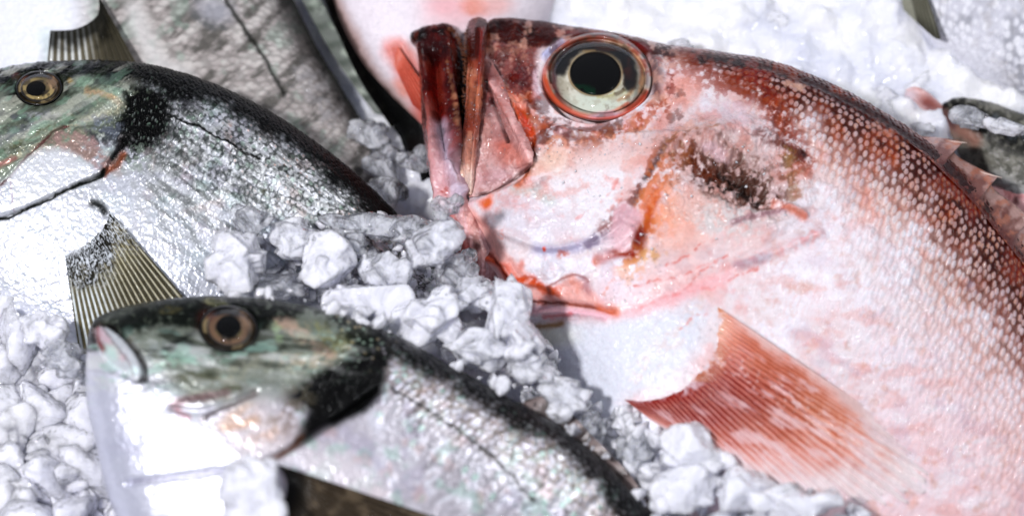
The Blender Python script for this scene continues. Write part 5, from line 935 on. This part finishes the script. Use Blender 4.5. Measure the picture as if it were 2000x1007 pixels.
for q in [
 (487, 430, 45, 36, 0, 40, CC, 'small clear dome of ice topmost on the left bream\'s flank', 1, 7, .06),
 (462, 516, 55, 62, 10, 43, CW, 'round white ice ball resting on the left bream just above the near eye', 2, 8, .09),
 (572, 466, 50, 38, 0, 36, CM, 'frosty chunk between the two white ice balls', 3, 9, .13),
 (636, 520, 54, 62, 0, 42, CW, 'second round white ice ball, right of the first', 4, 8, .10),
 (700, 438, 85, 28, 4, 34, CC, 'long clear slab along the top of the ice heap', 5, 12, .12),
 (800, 446, 80, 36, 8, 36, CC, 'clear jagged slab touching the red fish\'s throat', 6, 12, .14),
 (845, 474, 58, 48, -20, 42, CM, 'spiky white crystal lump near the red fish\'s throat', 7, 14, .20),
 (752, 530, 52, 42, 0, 38, CM, 'bubbly rounded chunk in the middle of the heap', 8, 9, .14),
 (722, 590, 84, 42, -4, 39, CW, 'broad smooth grey-white chunk above the near bream\'s shoulder', 9, 8, .06),
 (873, 404, 32, 24, -20, 47, CC, 'thin clear shard pointing up against the red jaw', 10, 12, .12),
 (897, 532, 44, 48, 0, 36, CC, 'dark glassy clear chunk under the red fish\'s throat', 11, 10, .07),
 (548, 560, 64, 34, -6, 34, CC, 'clear low chunk behind the near bream\'s eye', 12, 9, .10),
 (842, 618, 74, 52, -10, 42, CW, 'wide white chunk with a pointed left end', 13, 10, .10),
 (986, 598, 46, 66, 8, 45, CW, 'tall white chunk standing before the red fish\'s throat', 14, 9, .09),
 (1010, 650, 50, 52, 0, 43, CW, 'white lump at the foot of the tall chunk', 15, 9, .11),
 (925, 568, 40, 34, 0, 40, CM, 'small crumbly chunk left of the tall white one', 16, 11, .17),
 (932, 682, 66, 36, 8, 42, CM, 'grey smooth chunk with bubbles against the near bream\'s back', 17, 8, .06),
 (1035, 712, 54, 40, 20, 40, CM, 'crumbly chunk right of the bubbly grey one', 18, 11, .16),
 (1098, 775, 52, 44, 30, 38, CM, 'rough chunk between the near bream\'s back and white belly', 19, 11, .15),
 (1145, 838, 34, 40, 0, 34, CC, 'small clear chunk beside the near bream\'s dorsal fin', 20, 9, .12),
 (690, 482, 34, 26, 0, 38, CC, 'small clear pebble of ice between ball and jagged slab', 21, 9, .15),
 (80, 642, 50, 34, 8, 33, CW, 'smooth domed chunk under the left bream\'s belly', 22, 8, .07),
 (120, 695, 44, 34, 20, 33, CC, 'clear chunk with dark edges left of the near bream\'s snout', 23, 11, .12),
 (1345, 880, 60, 48, 0, 40, CB, 'pinkish white chunk on the lower tip of the red fin', 24, 9, .08),
 (1240, 872, 44, 40, 20, 34, CC, 'tan tinted clear chunk between near bream and red fin', 25, 9, .07),
 (1330, 955, 66, 46, 0, 38, CB, 'big white chunk at the bottom edge beside the near bream', 26, 9, .09),
 (1450, 962, 74, 42, 0, 42, CB, 'white chunk at the bottom edge under the red fin\'s rays', 27, 9, .10),
 (500, 965, 60, 62, 0, 66, CW, 'frosty lump lying on the near bream\'s breast', 28, 8, .10),
 (718, 262, 46, 32, 10, -2, CC, 'grey blurred chunk at the tail end of the pale grey bream', 29, 9, .12),
 (745, 325, 38, 42, 0, -2, CC, 'upright pale chunk left of the red fish\'s lower jaw', 30, 9, .12),
 (810, 312, 36, 28, 0, 2, CC, 'small brownish chunk in the dark gap beside the lower jaw', 31, 9, .12),
 (755, 378, 46, 30, 20, 6, CC, 'green-grey clear chunk behind the left bream\'s back', 32, 9, .12),
 (1900, 232, 46, 22, 14, 14, CC, 'clear chunk lying on the dark-headed bream', 33, 9, .12),
 (1965, 246, 44, 20, 16, 16, CM, 'frosty chunk on the dark-headed bream at the right edge', 34, 9, .12),
 (1325, 88, 30, 16, 0, 12, CM, 'small lump behind the red fish\'s forehead', 35, 9, .12),
 (1800, 252, 26, 16, 0, 6, CM, 'small round lump just above the dorsal fin', 36, 8, .10),
 (1565, 990, 70, 40, 0, 45, CB, 'pinkish white chunk rightmost along the bottom edge under the red fin', 38, 9, .09),
 (1720, 196, 46, 30, 0, 0, CW, 'round white lump left of the half buried bream', 37, 8, .10)]:
    ice(*q[:8], q[8], 5, q[9], q[10])

def scatter(name, label_kind, regions, mat, seed):
    r = np.random.default_rng(seed); VV, FF = [], []; off = 0
    shapes = [chunk(3, 500+i, 9, .14) for i in range(14)]
    for poly, n, r0, r1, zf in regions:
        Pp = np.array(poly, float); x0, y0 = Pp.min(0); x1, y1 = Pp.max(0); cnt = 0
        while cnt < n:
            X = r.uniform(x0, x1, 64); Y = r.uniform(y0, y1, 64); m = poly_sd(X, Y, [tuple(p) for p in Pp]) > 0
            for a, b in zip(X[m], Y[m]):
                if cnt >= n: break
                rad = r0+(r1-r0)*r.random()**2; V, F = shapes[r.integers(len(shapes))]
                sc = np.array([1, r.uniform(.65, 1), r.uniform(.5, .85)])*rad*PX
                V = (V*sc)@rotm(r).T; c = W(a, b, (zf(a, b)+r.uniform(-1, 1)*rad*.04)*MM); VV.append(V+c); FF.append(F+off); off += len(V); cnt += 1
    o = mesh_obj(name, np.vstack(VV), np.vstack(FF), mat); o['kind'] = 'stuff'; o['label'] = label_kind; o['category'] = 'ice'; return o
def zbed(z): return lambda a, b: z
def zrest(z, lift=1.0): return lambda a, b: max(z, top_z(a, b)+lift)
scatter('crushed_ice', 'crushed ice filling the gaps between and around the fish', [
 ([(-60, 600), (20, 600), (60, 670), (160, 700), (175, 800), (235, 1060), (-60, 1060)], 260, 9, 95, lambda a, b: 15+.006*(b-600)),
 ([(410, 480), (620, 430), (880, 420), (930, 520), (1060, 660), (1160, 800), (1230, 890), (1190, 900), (1000, 770), (760, 650), (600, 590), (420, 575)], 520, 4, 22, zrest(26, 2.0)),
 ([(1180, 800), (1290, 840), (1480, 930), (1700, 1010), (1700, 1060), (1280, 1060)], 80, 12, 34, zrest(20, 2.0))], M_ICE_W, 77)
scatter('crushed_ice', 'dim clear crushed ice in the gap beside the open lower jaw', [([(690, 230), (800, 230), (840, 420), (770, 410), (650, 290)], 26, 14, 34, zbed(-11))], M_ICE_C, 79)
scatter('crushed_ice', 'soft white crushed ice behind the red fish\'s back', [
 ([(960, -60), (1780, -60), (1830, 120), (2060, 170), (2060, 205), (1850, 185), (1830, 280), (1700, 235), (1480, 110), (1300, 70), (1000, 20)], 90, 16, 70, zbed(-7)),
 ([(1780, 230), (1860, 290), (1900, 330), (1880, 350), (1760, 260)], 20, 14, 30, zbed(-6))], M_ICE_BG, 78)
scatter('crushed_ice', 'bright soft crushed ice along the red fish\'s belly at the bottom', [([(1160, 790), (1230, 800), (1290, 840), (1480, 930), (1700, 1000), (1700, 1060), (1280, 1060)], 150, 9, 34, zrest(20, .5))], M_ICE_BG, 80)
# crumbs and loose scales of ice stuck on the skin
def crumbs(seed, n, poly, r0, r1):
    r = np.random.default_rng(seed); Pp = np.array(poly, float); VV, FF = [], []; off = 0; V0, F0 = chunk(2, 3, 5, .1); cnt = 0
    while cnt < n:
        a = r.uniform(Pp[:, 0].min(), Pp[:, 0].max()); b = r.uniform(Pp[:, 1].min(), Pp[:, 1].max())
        if poly_sd(np.array([a]), np.array([b]), [tuple(p) for p in Pp])[0] < 0: continue
        rad = r0+(r1-r0)*r.random()**3; V = (V0*np.array([1, .8, .6])*rad*PX)@rotm(r).T+W(a, b, (top_z(a, b)+.25)*MM); VV.append(V); FF.append(F0+off); off += len(V); cnt += 1
    o = mesh_obj('ice_crumbs', np.vstack(VV), np.vstack(FF), M_ICE_BG); o['kind'] = 'stuff'; o['label'] = 'tiny crumbs of ice and water beads stuck on the red fish'; o['category'] = 'ice'
crumbs(5, 90, [(960, 80), (1040, 100), (1060, 250), (1150, 280), (1300, 230), (1500, 250), (1560, 400), (1440, 560), (1200, 600), (1180, 500), (1040, 360)], 1.2, 4.5)

def beads(seed, n, polys, r0, r1, label):
    m, nt, N = new_mat('water_bead'); L = nt.links.new; out = N('ShaderNodeOutputMaterial'); t = N('ShaderNodeBsdfTransparent'); g = N('ShaderNodeBsdfGlossy'); g.inputs['Roughness'].default_value = .06
    lw = N('ShaderNodeFresnel'); lw.inputs[0].default_value = 1.6; mx = N('ShaderNodeMixShader'); mx.inputs[0].default_value = .12; L(t.outputs[0], mx.inputs[1]); L(g.outputs[0], mx.inputs[2]); L(mx.outputs[0], out.inputs[0])
    r = np.random.default_rng(seed); V0, F0 = ICO[3]; VV, FF = [], []; off = 0
    for poly, k in polys:
        Pp = np.array(poly, float); cnt = 0
        while cnt < k:
            a = r.uniform(Pp[:, 0].min(), Pp[:, 0].max()); b = r.uniform(Pp[:, 1].min(), Pp[:, 1].max())
            if poly_sd(np.array([a]), np.array([b]), [tuple(p) for p in Pp])[0] < 0: continue
            rad = r0+(r1-r0)*r.random()**2; V = V0*np.array([1, 1, .7])*rad*PX+W(a, b, (top_z(a, b)+.2)*MM); VV.append(V); FF.append(F0+off); off += len(V0); cnt += 1
    o = mesh_obj('water_beads', np.vstack(VV), np.vstack(FF), m); o['kind'] = 'stuff'; o['label'] = label; o['category'] = 'water'
beads(9, 0, [([(908, 120), (940, 120), (930, 330), (902, 330)], 90), ([(862, 110), (900, 110), (900, 330), (884, 330)], 60), ([(940, 160), (980, 180), (1030, 300), (1030, 330), (930, 370)], 70), ([(955, 90), (1040, 90), (1050, 260), (1150, 275), (1260, 240), (1300, 300), (1100, 330), (980, 260)], 260), ([(1160, 470), (1250, 430), (1320, 480), (1260, 600), (1160, 600)], 90), ([(1360, 620), (1420, 620), (1600, 800), (1560, 830), (1300, 780)], 110)], 1.0, 3.6, 'small water beads glinting on the red fish')
